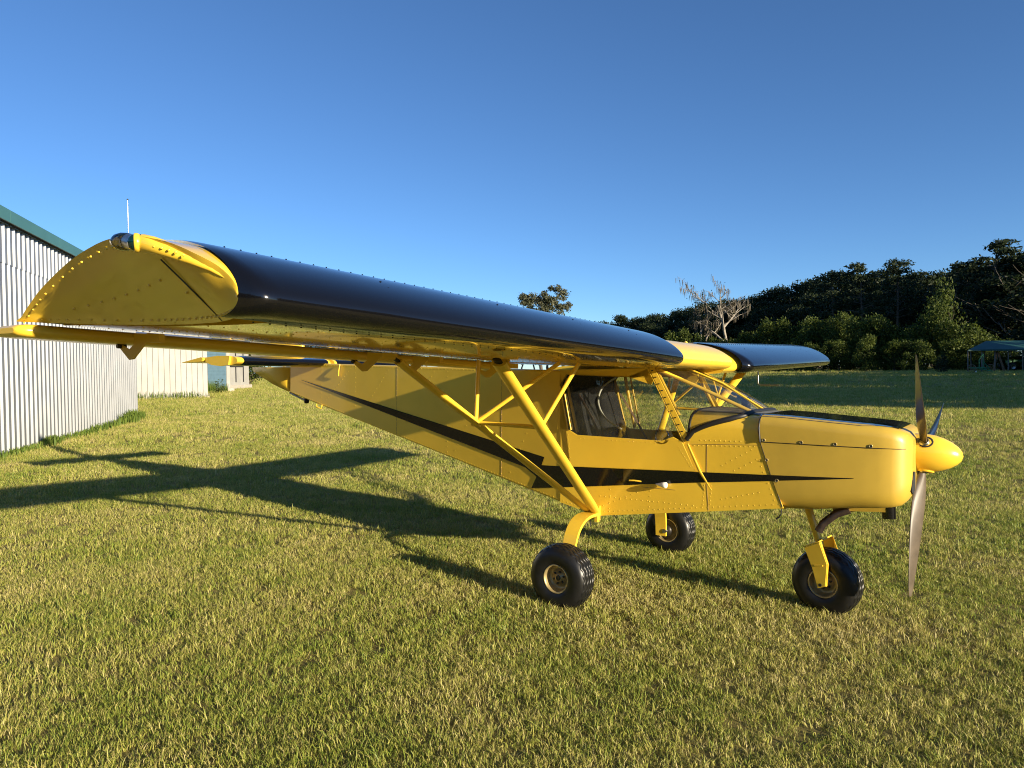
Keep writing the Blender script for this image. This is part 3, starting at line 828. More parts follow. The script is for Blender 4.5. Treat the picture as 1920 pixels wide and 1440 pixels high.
    MB().lathe([(.001, -.016), (.015, -.012), (.018, .004), (.009, .014), (.001, .016)], (.330, sgn * 4.158, 1.999), (-.93, sgn * .35, .05), 14).build('strobe_bulb', M['steel'], sto)
    bk = MB(); bk.tube([(.395, sgn * 4.160, 1.986), (.352, sgn * 4.158, 1.997)], [.024, .024], 14); bk.build('light_base', M['steel'], tip)

    # flaperon hung below the trailing edge
    fl = MB(); fsec = [(-.705, 0), (-.712, .018), (-.735, .028), (-.80, .030), (-.95, .026), (-1.03, .014), (-1.055, -.002), (-1.03, -.016), (-.95, -.024), (-.80, -.027), (-.735, -.026), (-.712, -.016)]
    fsec = spline(fsec + [fsec[0]], 2)[:-1]
    def fz(y): return 1.664 + 0.0265 * y
    secs = []
    for y, sc in ((.62, 1), (1.4, 1), (2.4, 1), (3.4, 1), (3.98, 1), (4.02, .93), (4.045, .75), (4.055, .4)):
        secs.append([(-.87 + (x + .87) * (1 if sc == 1 else .5 + sc / 2), sgn * y, fz(y) + z * sc) for x, z in fsec])
    fl.loft(secs); flo = fl.build('flaperon', M['yellow'], plane)
    for y in (3.62, 2.21, 1.80, .95):
        hb = MB(); zo = fz(y)
        poly = [(-.44, 1.782 + wz(y)), (-.64, 1.79 + wz(y)), (-.655, zo + .02), (-.66, zo - .03), (-.700, zo - .052), (-.765, zo - .03), (-.78, zo - .045), (-.70, zo - .098), (-.66, zo - .095), (-.52, zo + .0)]
        hb.prism([(x, sgn * y - .003, z) for x, z in poly], (0, .006, 0))
        hbo = hb.build('hinge_bracket', M['yellow'], flo)
        MB().tube([(-.772, sgn * y - .02, zo - .036), (-.772, sgn * y + .02, zo - .036)], .010, 10).build('hinge_bolt', M['dark_steel'], hbo)
        MB().prism([(-.50, sgn * y - .03, 1.786 + wz(y)), (-.40, sgn * y - .03, 1.779 + wz(y)), (-.40, sgn * y - .03, 1.742 + wz(y)), (-.50, sgn * y - .03, 1.745 + wz(y))], (0, .024, 0)).build('angle', M['yellow'], hbo)

    # lift struts: streamlined tube, flattened towards the fittings
    SB = Vector((-.035, sgn * .485, .585))
    ends = []
    for tpnt, nm, rr in ((Vector((.30, sgn * 2.19, 1.69)), 'wing_strut', .046), (Vector((-.41, sgn * 2.23, 1.70)), 'wing_strut', .036)):
        b0 = SB + Vector((.03 if tpnt.x > 0 else -.04, 0, 0))
        d_ = tpnt - b0
        stt = MB(); stt.tube([b0, b0 + d_ * .08, b0 + d_ * .2, b0 + d_ * .5, b0 + d_ * .985], [rr * .8, rr, rr, rr, rr], 18, flat=.55 if nm else 1, updir=(1, 0, 0))
        so = stt.build(nm, M['yellow'], plane)
        MB().tube([b0 + d_ * .985, b0 + d_ * 1.0], [rr * .6, rr * .6], 10, flat=.4, updir=(1, 0, 0)).build('end_fitting', M['dark_steel'], so)
        nrm = Vector((0, sgn, -.5)).normalized()
        rr2 = MB()
        for i in range(26):
            q = b0 + d_ * (.12 + .8 * i / 25); rr2.dome(q + Vector((.012, 0, 0)) + nrm * (rr * .53), nrm, .0042, .003)
        rr2.build('rivets', M['yellow'], so, kind='stuff')
        ends.append((b0, d_))
    A = ends[1][0] + ends[1][1] * .64; B = ends[0][0] + ends[0][1] * .635
    for a_, b_ in ((A, Vector((-.27, A.y, 1.705))), (A, Vector((.235, sgn * 1.42, 1.690))), (A, B), (B, Vector((.37, sgn * 1.42, 1.685)))):
        MB().tube([a_, b_], .0135, 10).build('jury_strut', M['yellow'], plane)
    gs = MB(); gs.box(A, (.07, .012, .05)); gs.build('jury_fitting', M['yellow'], plane)
    MB().box(SB + Vector((0, -sgn * .02, -.012)), (.12, .012, .11)).build('strut_fitting', M['yellow'], plane, bevel=.003)
    MB().box(SB + Vector((.04, -sgn * .005, -.03)), (.03, .03, .10)).build('strut_fitting', M['yellow'], plane, bevel=.003)
    bt = MB(); bt.tube([SB + Vector((-.06, 0, -.03)), SB + Vector((.05, 0, -.03))], .012, 10); bt.build('strut_bolt', M['dark_steel'], plane)

# roof over the cabin between the wing roots
WSIDE[0] = -1
cs = MB()
CP = [(x, 1.76 + (z - 1.76) * .86 + wz(.70)) for x, z in WP]
cs.loft([[(x, y, z - .004 * (y + .7)) for x, z in CP] for y in (-.72, -.35, 0, .25, .44, .46)]); cs.build('wing_centre_section', M['yellow'], plane)
MB().lathe([(.001, .0), (.035, .0), (.04, -.012), (.03, -.05)], (.16, .20, 1.902), (0, 0, 1), 14).build('fuel_cap', M['yellow'], plane)
MB().tube([(.34, .42, 1.878), (.36, .42, 1.892)], .02, 10).build('fuel_vent', M['yellow'], plane)
MB().tube([(.40, 2.35, 1.69), (.40, 2.35, 1.55), (.42, 2.35, 1.53), (.62, 2.35, 1.53)], .008, 8).build('pitot_tube', M['steel'], plane)

# --- cabin frame, doors, windscreen
CF = MB()
for sgn in (-1, 1):
    y = sgn * HW
    CF.prism([(-.34, y, 1.655), (.415, y, 1.668), (.40, y, 1.60), (.25, y, 1.60), (-.275, y, 1.618)], (0, -.015 * sgn, 0))
    CF.prism([(.415, y, 1.668), (.245, y, 1.604), (.425, y, 1.548), (.455, y, 1.60)], (0, -.017 * sgn, 0))
    CF.prism([(-.34, y, 1.66), (-.275, y, 1.62), (-.332, y, 1.54), (-.335, y, 1.19), (-.262, y, 1.195), (-.36, y, 1.19)], (0, -.012 * sgn, 0))
CF.build('cabin_frame', M['yellow'], plane)
for sgn in (-1, 1):
    y = sgn * (HW + .004)
    d_ = MB(); d_.prism([(-.278, y, 1.195), (-.262, y, 1.197), (-.178, y, 1.154), (.514, y, 1.147), (.60, y, 1.180), (.668, y, 1.150), (.769, y, .945), (-.238, y, .905)], (0, .006 * sgn, 0))
    door = d_.build('door', M['yellow'], plane, bevel=.002)
    MB().prism([(-.281, y, 1.621), (.243, y, 1.606), (.421, y, 1.553), (.602, y, 1.183), (.514, y, 1.144), (-.178, y, 1.150), (-.262, y, 1.193), (-.335, y, 1.537)], (0, .003 * sgn, 0)).build('window_pane', M['acrylic'], door)
    fr = MB()
    fr.tube([(-.335, y, 1.53), (-.262, y, 1.195)], .007, 6); fr.tube([(-.300, y + .012 * sgn, 1.53), (-.228, y + .012 * sgn, 1.19)], .006, 6)
    fr.tube([(-.31, y - .04 * sgn, 1.60), (-.20, y - .04 * sgn, 1.17)], .012, 8)
    fr.build('door_frame', M['yellow'], door)
    dr = MB()
    for i in range(20):
        dr.dome((-.15 + .65 * i / 19, y + .006 * sgn, 1.128), (0, sgn, 0), .0035)
    for i in range(7):
        dr.dome((-.255 + .02 * i / 6, y + .006 * sgn, 1.15 - .21 * i / 6), (0, sgn, 0), .0035); dr.dome((.645 + .085 * i / 6, y + .006 * sgn, 1.11 - .13 * i / 6), (0, sgn, 0), .0035)
    dr.build('rivets', M['yellow'], door, kind='stuff')
    hs = MB(); hs.tube([(.71, y + .006 * sgn, 1.135), (.80, y + .008 * sgn, .95), (.88, y + .006 * sgn, .83)], [.008, .011, .003], 8, flat=.35); hs.build('hinge_fairing', M['yellow'], door)
    # windscreen side rail with screws
    p0, p1 = Vector((.425, sgn * (HW + .004), 1.668)), Vector((.700, sgn * (HW + .004), 1.150))
    dd = (p1 - p0).normalized(); pr = Vector((-dd.z, 0, dd.x)); pr = pr if pr.x > 0 else -pr
    rl = MB(); rl.prism([p0 - pr * .010, p0 + pr * .028, p1 + pr * .028, p1 - pr * .010], (0, .006 * sgn, 0)); rail = rl.build('windscreen_rail', M['yellow'], plane)
    for i in range(11):
        q = p0 + (p1 - p0) * (.04 + .92 * i / 10)
        MB().box(q + pr * .006 + Vector((0, .008 * sgn, 0)), (.013, .005, .007)).build('clip', M['dark_steel'], rail)
    rl = MB(); rl.tube([p0 - pr * .020, p1 - pr * .020], .006, 8); rl.build('edge_tube', M['yellow'], rail)

# windscreen: from the roof front edge and side rails to a curved foot on the deck
foot = []
for i in range(33):
    a_ = math.pi * (1 - i / 32); sn, cs_ = max(0, math.sin(a_)), math.cos(a_)
    fx = interp(sn, ((0, .70), (.08, .735), (.315, .86), (.55, .985), (.776, 1.075), (.9, 1.095), (1.0, 1.105)))
    zs_, tp_ = interp(fx, ((.72, 1.156), (.95, 1.162), (1.203, 1.172))), interp(fx, ((.72, 1.372), (.95, 1.366), (1.203, 1.353)))
    foot.append((fx, (HW + .004) * math.copysign(abs(cs_) ** .42, cs_), zs_ + (tp_ - zs_) * sn ** .55 + .004))
topc = []
for i, q in enumerate(foot):
    t = -1 + 2 * i / (len(foot) - 1)
    topc.append((.425 + .03 * (1 - abs(t) ** 3), .462 * max(-1, min(1, t * 1.25)) if abs(t) < .8 else math.copysign(.462, t), 1.668 + .012 * (1 - t * t)))
ws = MB()
rows = []
for j in range(7):
    s_ = j / 6
    rows.append([(a[0] + (b[0] - a[0]) * s_ + .035 * math.sin(math.pi * s_) * .6, a[1] + (b[1] - a[1]) * s_, a[2] + (b[2] - a[2]) * s_ + .03 * math.sin(math.pi * s_)) for a, b in zip(topc, foot)])
ws.loft(rows, closed=False, caps=False)
wso = ws.build('windscreen', M['screen'], plane)
sl_ = MB(); sl_.tube([(x, y * 1.006, z + .004) for x, y, z in foot], .018, 8, flat=.8); sl_.build('windscreen_seal', M['seal'], wso)
for sgn in (-1, 1):
    MB().tube([(.435, sgn * .43, 1.672), (.75, sgn * .315, 1.525), (1.068, sgn * .2, 1.365)], .0135, 10).build('frame_tube', M['yellow'], wso)
    MB().tube([(.44, sgn * .40, 1.665), (.62, sgn * .40, 1.33)], .0125, 10).build('frame_tube', M['yellow'], plane)
MB().tube([(.48, 0, 1.69), (.80, 0, 1.56), (1.10, 0, 1.375)], .008, 8).build('centre_strip', M['yellow'], wso)
ar = MB(); ar.tube([(q[0] - .006, q[1], q[2]) for q in deck_sec(.72, 1.156, HW - .005, 1.372)], .011, 8); ar.build('deck_edge_trim', M['seal'], plane)
dk = MB()
dt = [[(x, y, z + .006) for x, y, z in deck_sec(xx, zs, HW, t)[5:10]] for xx, zs, t in ((.74, 1.156, 1.372), (.95, 1.162, 1.366), (1.195, 1.172, 1.353))]
dk.loft(dt, closed=False, caps=False); dk.build('glare_shield', M['deck_grey'], plane)

# cabin interior
for sgn in (-1, 1):
    se = MB()
    se.loft([rrect(x, .19, z0, z1, .04, 3) for x, z0, z1 in ((-.22, .80, .95), (.0, .78, .93), (.22, .78, .91), (.28, .80, .88))])
    q = []
    for z, x, w in ((.86, -.14, .19), (1.05, -.19, .20), (1.25, -.24, .195), (1.42, -.275, .15), (1.47, -.285, .09)):
        q.append([(x + .05 * math.cos(a), w * math.copysign(abs(math.sin(a)) ** .5, math.sin(a)), z + .02 * math.cos(a)) for a in [2 * math.pi * i / 16 for i in range(16)]])
    se.loft(q)
    se.v = [(x, y + sgn * .225, z) for x, y, z in se.v]
    so = se.build('seat', M['interior'], plane)
    be_ = MB(); be_.tube([(-.22, sgn * .36, 1.46), (-.10, sgn * .37, 1.28), (.05, sgn * .40, 1.02), (.08, sgn * .41, .9)], .022, 8, flat=.2, updir=(0, 1, 0)); be_.build('seat_belt', M['belt'], so)
for sgn in (1,):
    MB().tube([(-.215, sgn * .44, 1.62), (-.115, sgn * .44, 1.16)], .014, 10).build('door_post', M['yellow'], plane)
    MB().tube([(-.165, sgn * .45, 1.60), (-.075, sgn * .45, 1.18)], .008, 8).build('door_post', M['yellow'], plane)
MB().prism([(-.325, -.44, .62), (-.325, .44, .62), (-.325, .44, 1.64), (-.325, -.44, 1.64)], (.006, 0, 0)).build('rear_bulkhead', M['interior'], plane)
pn = MB(); pn.prism([(.705, y * .96, z - .01) for _, y, z in deck_sec(.72, 1.156, HW, 1.372)] + [(.705, -.43, .98), (.705, .43, .98)][::1], (.012, 0, 0))
pno = pn.build('instrument_panel', M['panel_grey'], plane)
for y_, z_ in ((-.26, 1.22), (-.13, 1.24), (.02, 1.24), (.2, 1.22)):
    MB().lathe([(.001, .004), (.036, .004), (.042, .002), (.042, -.006)], (.703, y_, z_), (-1, 0, 0), 18).build('dial', M['black_gloss'], pno)
MB().tube([(.28, 0, .70), (.27, 0, 1.0), (.22, 0, 1.10)], .012, 8).build('control_stick', M['dark_steel'], plane)
MB().tube(spline([(-.02, -.12, 1.60), (-.10, -.2, 1.52), (-.11, -.25, 1.40), (-.03, -.28, 1.28), (.12, -.30, 1.20)], 5), .008, 8).build('fuel_hose', M['white_plastic'], plane)
MB().box((.95, .08, 1.415), (.05, .075, .09)).build('compass', M['black_satin'], plane, bevel=.006)
MB().tube([(.60, .36, 1.60), (.62, .30, 1.60), (.66, .30, 1.47), (.66, .36, 1.46)], .007, 8).build('grab_handle', M['yellow'], plane)
ring = MB(); ring.lathe([(.050, -.004), (.056, 0), (.050, .004), (.046, 0), (.050, -.004)], (.52, -(HW + .010), 1.178), (0, 1, 0), 24); ring.build('window_vent', M['lens'], plane)

# --- tail: stabiliser with black nose, elevator, all-flying rudder
for sgn in (-1, 1):
    sb = MB()
    tz = lambda x: 1.735
    prof = spline([(-3.50, 1.735), (-3.52, 1.765), (-3.60, 1.785), (-3.80, 1.79), (-4.0, 1.775), (-4.0, 1.745), (-3.8, 1.700), (-3.65, 1.695), (-3.54, 1.71), (-3.50, 1.735)], 2)[:-1]
    sb.loft([[(x, sgn * y, z) for x, z in prof] for y in (.03, .6, 1.17)])
    sbo = sb.build('horizontal_stabiliser', M['yellow'], plane)
    nb = MB(); npf = [(x, z) for x, z in spline([(-3.66, 1.792), (-3.60, 1.7885), (-3.52, 1.768), (-3.496, 1.735), (-3.537, 1.706), (-3.62, 1.693)], 3)]
    nb.loft([[(x, sgn * y, z) for x, z in npf] for y in (.06, 1.10)], closed=False, caps=False); nb.build('leading_edge', M['black_gloss'], sbo)
    ev = MB(); ep = [(-4.01, 1.76), (-4.05, 1.778), (-4.39, 1.728), (-4.39, 1.724), (-4.05, 1.735)]
    ev.loft([[(x, sgn * y, z) for x, z in ep] for y in (.10, 1.21)]); ev.build('elevator', M['yellow'], plane)
    tpx = MB(); tpx.prism([(-3.62, sgn * 1.171, 1.70), (-3.60, sgn * 1.171, 1.785), (-3.8, sgn * 1.171, 1.79), (-4.0, sgn * 1.171, 1.775), (-4.0, sgn * 1.171, 1.73), (-3.9, sgn * 1.171, 1.70), (-3.75, sgn * 1.171, 1.688)], (0, sgn * .02, 0)); tpx.build('tip_plate', M['yellow'], sbo)
rd = MB()
def rsec(z, x0, x1, t):
    c = x0 - x1
    return [(x0, 0, z), (x0 - .04 * c, t * .6, z), (x0 - .2 * c, t, z), (x0 - .55 * c, t * .7, z), (x1, .003, z), (x1, -.003, z), (x0 - .55 * c, -t * .7, z), (x0 - .2 * c, -t, z), (x0 - .04 * c, -t * .6, z)]
rd.loft([rsec(1.42, -4.19, -4.26, .03), rsec(1.50, -4.18, -4.53, .045), rsec(1.645, -4.17, -4.90, .055), rsec(1.70, -4.165, -4.93, .055)])
rd.loft([rsec(1.80, -3.95, -4.95, .055), rsec(2.3, -4.02, -5.0, .05), rsec(2.58, -4.08, -4.98, .04), rsec(2.62, -4.2, -4.9, .02)])
rd.build('rudder', M['yellow'], plane)
sk = MB(); sk.tube([(-4.22, .0, 1.405), (-4.0, 0, 1.335), (-3.93, 0, 1.322)], .012, 8); sk.tube([(-4.12, 0, 1.38), (-4.10, 0, 1.44), (-4.0, 0, 1.43), (-3.97, 0, 1.34)], .007, 6); sk.build('tail_skid', M['steel'], plane)
MB().lathe([(.012, -.02), (.03, -.015), (.03, .015), (.012, .02)], (-3.93, 0, 1.318), (0, 1, 0), 14).build('skid_roller', M['rubber'], plane)
MB().tube([(-3.62, -.12, 1.29), (-3.60, -.13, 1.26), (-3.52, -.135, 1.25), (-3.52, -.13, 1.29)], .008, 6).build('tie_down_loop', M['yellow'], plane)
MB().tube([(-3.2, -.165, 1.72), (-3.2, -.18, 1.66), (-3.22, -.165, 1.60)], .006, 6).build('control_cable', M['yellow'], plane)

# --- undercarriage
def wheel(c, side_, yaw=0.0, name='wheel'):
    root = empty(name); root.parent = plane; root.location = c; root.rotation_euler = (0, 0, yaw)
    prof = [(.092, -.085), (.112, -.099), (.155, -.104), (.185, -.097), (.207, -.080), (.2185, -.055), (.2245, -.025), (.225, 0), (.2245, .025), (.2185, .055), (.207, .080), (.185, .097), (.155, .104), (.112, .099), (.092, .085)]
    t = MB(); t.lathe(prof, (0, 0, 0), (0, 1, 0), 56)
    tyre = t.build('tyre', M['rubber'], root)
    tread = MB()                               # wavy ribs round the tread
    for off in (-.062, -.032, 0, .032, .062):
        n = 168; V, F = [], []
        rr = np.interp(abs(off), [0, .025, .055, .080], [.225, .2245, .2185, .207])
        for i in range(n):
            a = 2 * math.pi * i / n; yo = off + .005 * math.sin(i * 2 * math.pi / 7)
            for dy, dr in ((-.012, -.001), (-.010, .004), (.010, .004), (.012, -.001)):
                rl_ = np.interp(abs(yo + dy), [0, .025, .055, .080], [.225, .2245, .2185, .207]) + dr
                V.append((rl_ * math.cos(a), yo + dy, rl_ * math.sin(a)))
        for i in range(n):
            j = (i + 1) % n
            for k in range(3): F.append((i * 4 + k, i * 4 + k + 1, j * 4 + k + 1, j * 4 + k))
        tread.add(V, F, True)
    tread.build('tread', M['rubber'], tyre)
    r = MB(); o = side_
    r.lathe([(.103, o * .086), (.098, o * .094), (.092, o * .093), (.088, o * .080), (.083, o * .045), (.080, o * .030), (.055, o * .028), (.052, o * .045), (.030, o * .047), (.028, o * .055), (.001, o * .055)], (0, 0, 0), (0, 1, 0), 36)
    r.lathe([(.112, -o * .088), (.106, -o * .098), (.096, -o * .09), (.085, -o * .05), (.001, -o * .045)], (0, 0, 0), (0, 1, 0), 36)
    rim = r.build('rim', M['gold_rim'], root)
    for k in range(6):
        a = k * math.pi / 3 + .3
        MB().lathe([(.008, 0), (.008, .006), (.001, .007)], (.041 * math.cos(a), o * .046, .041 * math.sin(a)), (0, o, 0), 8).build('wheel_bolt', M['dark_steel'], rim)
    MB().lathe([(.019, 0), (.019, .006), (.013, .008), (.001, .004)], (0, o * .054, 0), (0, o, 0), 14).build('hub_cap', M['dark_steel'], rim)
    return root
for sgn in (-1, 1):
    wheel((0, sgn * .978, .205), sgn)
    lg = MB(); secs = []
    curve = spline([(.30, .556), (.50, .565), (.63, .560), (.725, .522), (.790, .452), (.825, .365), (.842, .27), (.848, .16)], 3)
    for i, (y, z) in enumerate(curve):
        a_, b_ = curve[max(i - 1, 0)], curve[min(i + 1, len(curve) - 1)]
        ty, tz_ = b_[0] - a_[0], b_[1] - a_[1]; l_ = math.hypot(ty, tz_); ny, nz = -tz_ / l_, ty / l_
        wd = .062 - .012 * i / len(curve); th = .011
        xo = -.035
        secs.append([(xo - wd, sgn * (y - ny * th), z - nz * th), (xo + wd, sgn * (y - ny * th), z - nz * th), (xo + wd, sgn * (y + ny * th), z + nz * th), (xo - wd, sgn * (y + ny * th), z + nz * th)])
    lg.loft(secs, smooth=False)
    lgo = lg.build('main_gear_leg', M['yellow'], plane, bevel=.003)
    MB().tube([(0, sgn * .83, .205), (0, sgn * .96, .205)], .02, 12).build('axle', M['steel'], lgo)
    bd = MB(); bd.lathe([(.001, 0), (.055, 0), (.055, .012), (.001, .012)], (0, sgn * .865, .205), (0, sgn, 0), 20); bd.box((-.055, sgn * .87, .215), (.05, .035, .06)); bd.build('brake', M['dark_steel'], lgo)
wheel((1.54, 0, .205), -1, R_(-7))
nlg = MB(); nlg.tube([(1.385, 0, .78), (1.447, 0, .585), (1.495, 0, .44)], [.028, .026, .024], 16); nl_ = nlg.build('nose_gear_leg', M['yellow'], plane)
MB().tube([(1.375, 0, .80), (1.409, 0, .70)], .034, 14).build('leg_boot', M['seal'], nl_)
fk = empty('nose_fork'); fk.parent = plane; fk.location = (1.54, 0, .205); fk.rotation_euler = (0, 0, R_(-7))
fk_p = [(-.108, .235), (-.01, .285), (.042, .145), (.033, -.005), (-.017, -.025), (-.055, .105)]
for sgn in (-1, 1):
    pl_ = MB(); pl_.prism([(x, sgn * .135, z) for x, z in fk_p], (0, sgn * .006, 0)); po = pl_.build('fork_plate', M['yellow'], fk, bevel=.002)
    fl_ = MB(); fl_.prism([(-.01, sgn * .135, .285), (.042, sgn * .135, .145), (.033, sgn * .135, -.005), (.0345, sgn * .118, -.005), (.045, sgn * .118, .145), (-.005, sgn * .118, .285)], (.004, 0, 0)); fl_.build('flange', M['yellow'], po)
    MB().box((-.012, sgn * .143, .130), (.055, .008, .010), Matrix.Rotation(-.12, 3, 'Y')).build('fork_rib', M['yellow'], po)
    MB().tube([(0, sgn * .14, 0), (0, sgn * .150, 0)], .011, 8).build('axle_nut', M['dark_steel'], po)
tpk = MB(); tpk.prism([(-.112, -.135, .235), (-.012, -.135, .285), (-.012, .135, .285), (-.112, .135, .235)], (-.004, 0, .008)); tpk.build('fork_crown', M['yellow'], fk)
MB().tube([(1.60, -.10, .79), (1.66, -.11, .73), (1.76, -.12, .75)], [.05, .03, .02], 12).build('exhaust_shroud', M['black_gloss'], plane)
MB().tube([(1.70, -.16, .74), (1.62, -.17, .70), (1.545, -.175, .63), (1.515, -.175, .575)], [.030, .027, .026, .026], 14).build('exhaust_pipe', M['exhaust'], plane)
MB().tube([(1.325, -.38, .745), (1.325, -.385, .70), (1.31, -.385, .675), (1.29, -.385, .665)], .005, 6).build('drain_hose', M['seal'], plane)
MB().box((1.33, -.37, .742), (.04, .03, .015)).build('drain_tab', M['yellow'], plane)
vn = MB(); vn.lathe([(.004, -.07), (.02, -.01), (.022, .015), (.012, .02), (.001, .02)], (.55, -(HW + .035), .835), (1, -.15, 0), 14); vn.build('fuel_vent_cup', M['white_plastic'], plane)
MB().tube([(.53, -HW, .845), (.53, -(HW + .03), .838)], .008, 8).build('vent_stalk', M['white_plastic'], plane)
MB().tube([(.36, -(HW + .004), .84), (.31, -(HW + .02), .845), (.27, -(HW + .02), .842)], .006, 6).build('door_latch', M['yellow'], plane)
MB().tube([(-.06, -.44, .565), (-.068, -.45, .46)], .003, 5).build('brake_line', M['seal'], plane)

# ------------------------------------------------------------------ vegetation
def leaf_quads(C, size, up_bias=0.3, aspect=0.6):
    """C (n,3) centres -> quads of random orientation"""
    n = len(C)
    a = rng.normal(size=(n, 3)); a[:, 2] += up_bias; a /= np.linalg.norm(a, axis=1)[:, None]
    b = np.cross(a, rng.normal(size=(n, 3))); b /= np.linalg.norm(b, axis=1)[:, None]
    c = np.cross(a, b)
    s = (np.asarray(size) * rng.uniform(.6, 1.4, n))[:, None]
    b = b * s * .5; c = c * s * .5 * aspect
    V = np.stack([C - b, C - c * .9 + b * .1, C + b, C + c], 1).reshape(-1, 3)
    return V, np.arange(4 * n).reshape(-1, 4)

def clump_points(blobs, n, shell=0.45):
    """points spread through ellipsoid blobs, denser near their skins; blobs: (x,y,z,rx,ry,rz)"""
    B = np.asarray(blobs, float)
    w = (B[:, 3] * B[:, 4] + B[:, 4] * B[:, 5] + B[:, 3] * B[:, 5]); w /= w.sum()
    k = rng.choice(len(B), n, p=w)
    d = rng.normal(size=(n, 3)); d /= np.linalg.norm(d, axis=1)[:, None]
    r = 1 - shell * rng.random(n) ** 1.6
    r *= 1 + .16 * rng.normal(size=n)
    return B[k, :3] + d * B[k, 3:] * r[:, None]

def branch_tree(base, height, r0, levels=3, spread=.6, kids=4, lean=(0, 0), taper=.62, seed=0, first=.35):
    """limbs as tubes; returns MB and the tips"""
    rd_ = random.Random(seed); mb = MB(); tips = []
    def grow(p, d, length, r, lev):
        pts = [p]; rad = [r]; q = p; dd = d.copy(); n = 4
        for i in range(n):
            dd = (dd + Vector((rd_.gauss(0, .12), rd_.gauss(0, .12), .05 + rd_.gauss(0, .06)))).normalized()
            q = q + dd * (length / n); pts.append(q); rad.append(r * (1 - .55 * (i + 1) / n))
        mb.tube(pts, rad, 8 if lev == 0 else 5, caps=False)
        if lev >= levels:
            tips.extend(pts[2:]); return
        m = kids + (1 if lev == 0 else 0)
        for i in range(m):
            t = first + (1 - first) * (i + rd_.random() * .6) / m
            k = min(int(t * n), n - 1); f_ = t * n - k
            o_ = pts[k].lerp(pts[k + 1], min(1, f_)); rr = rad[k] * .66
            a = rd_.uniform(0, 6.28) if lev else (i * 2.4 + rd_.uniform(-.4, .4))
            side_ = Vector((math.cos(a), math.sin(a), rd_.uniform(-.05, .5))).normalized()
            grow(o_, (dd * (1 - spread) + side_ * spread).normalized(), length * taper * rd_.uniform(.7, 1.1), rr, lev + 1)
        tips.append(pts[-1])
    grow(Vector(base), Vector((lean[0], lean[1], 1)).normalized(), height, r0, 0)
    return mb, tips

def mb_mesh(mb, name, mat):
    me = bpy.data.meshes.new(name); me.from_pydata(mb.v, [], mb.f); me.materials.append(mat)
    me.polygons.foreach_set('use_smooth', mb.sm); me.update(); return me

def broadleaf(seed, h=19.0, n=3600, leaf=.62, mat='leaf_dark', cw=.30):
    r = np.random.default_rng(seed)
    mb, tips = branch_tree((0, 0, -.4), h * .62, h * .017, 2, .6, 4, seed=seed)
    bl = []
    for i in range(15):
        t = r.uniform(.30, .98); a = r.uniform(0, 6.28)
        env = math.sin(math.pi * min(.97, max(.05, (t - .18) / .92))) ** .7
        rr = h * cw * env * r.uniform(.25, 1.0)
        s = h * r.uniform(.07, .135)
        bl.append((rr * math.cos(a), rr * math.sin(a), h * t - s * .3, s * 1.15, s * 1.15, s * .8))
    bl.append((0, 0, h * .9, h * .1, h * .1, h * .09)); bl.append((0, 0, h * .6, h * .19, h * .19, h * .16))
    C = clump_points(bl, n, .6)
    V, F = leaf_quads(C, leaf)
    tone = r.uniform(0, 1, n)
    return mb_mesh(mb, 'trunk', M['bark']), mesh_np('crown', V, F, M[mat], tone)

def pine(seed, h=22.0, n=2600, leaf=.6):
    r = np.random.default_rng(seed)
    mb = MB(); lx, ly = r.normal(0, .3, 2)
    mb.tube([(0, 0, -.4), (lx * .3, ly * .3, h * .4), (lx, ly, h * .97)], [h * .014, h * .010, h * .003], 8, caps=False)
    bl = []
    for i in range(20):
        t = .50 + .47 * (i / 19); a = i * 2.4 + r.uniform(-.5, .5)
        reach = h * .17 * (1 - .75 * ((t - .5) / .5) ** 1.3) * r.uniform(.5, 1.15)
        p0 = Vector((lx * t, ly * t, h * t - reach * .2)); p1 = p0 + Vector((math.cos(a) * reach, math.sin(a) * reach, reach * .28))
        mb.tube([p0, p1], [h * .004, h * .0015], 5, caps=False)
        s = h * r.uniform(.030, .055)
        bl.append((p1.x, p1.y, p1.z, s * 1.5, s * 1.5, s * .75))
    bl.append((lx, ly, h * .96, h * .035, h * .035, h * .045))
    C = clump_points(bl, n, .8); V, F = leaf_quads(C, leaf, aspect=.45)
    return mb_mesh(mb, 'trunk', M['bark']), mesh_np('crown', V, F, M['leaf_pine'], r.uniform(0, 1, n))

def bush(seed, h=7.0, n=4200, leaf=.34, mat='leaf_bush', wide=.62):
    r = np.random.default_rng(seed)
    mb, tips = branch_tree((0, 0, -.3), h * .5, h * .02, 2, .55, 4, seed=seed, first=.1)
    bl = []
    for i in range(18):
        a = r.uniform(0, 6.28); t = r.uniform(.08, .95)
        rr = h * wide * math.sqrt(max(0, 1 - (t - .1) ** 2)) * r.uniform(.2, .95)
        s = h * r.uniform(.10, .2)
        bl.append((rr * math.cos(a), rr * math.sin(a), h * t * .92, s, s, s * .85))
    bl.append((0, 0, h * .45, h * .34, h * .34, h * .36))
    C = clump_points(bl, n, .6); C[:, 2] = np.abs(C[:, 2])
    V, F = leaf_quads(C, leaf)
    return mb_mesh(mb, 'trunk', M['bark']), mesh_np('crown', V, F, M[mat], r.uniform(0, 1, n))

def plant_tree(meshes, name, x, y, sc=1.0, label=None, cat='tree', group=None, sxy=None, rz=None, dz=0.0):
    root = empty(name, (x, y, float(gz(x, y)) + dz), random.uniform(0, 6.28) if rz is None else rz)
    s2 = sxy or sc * random.uniform(.9, 1.12)
    root.scale = (s2, s2, sc)
    for nm, me in zip(('trunk', 'crown', 'moss'), meshes):
        o = bpy.data.objects.new(nm, me); COL.objects.link(o); o.parent = root
    tag(root, label, cat, group)
    return root

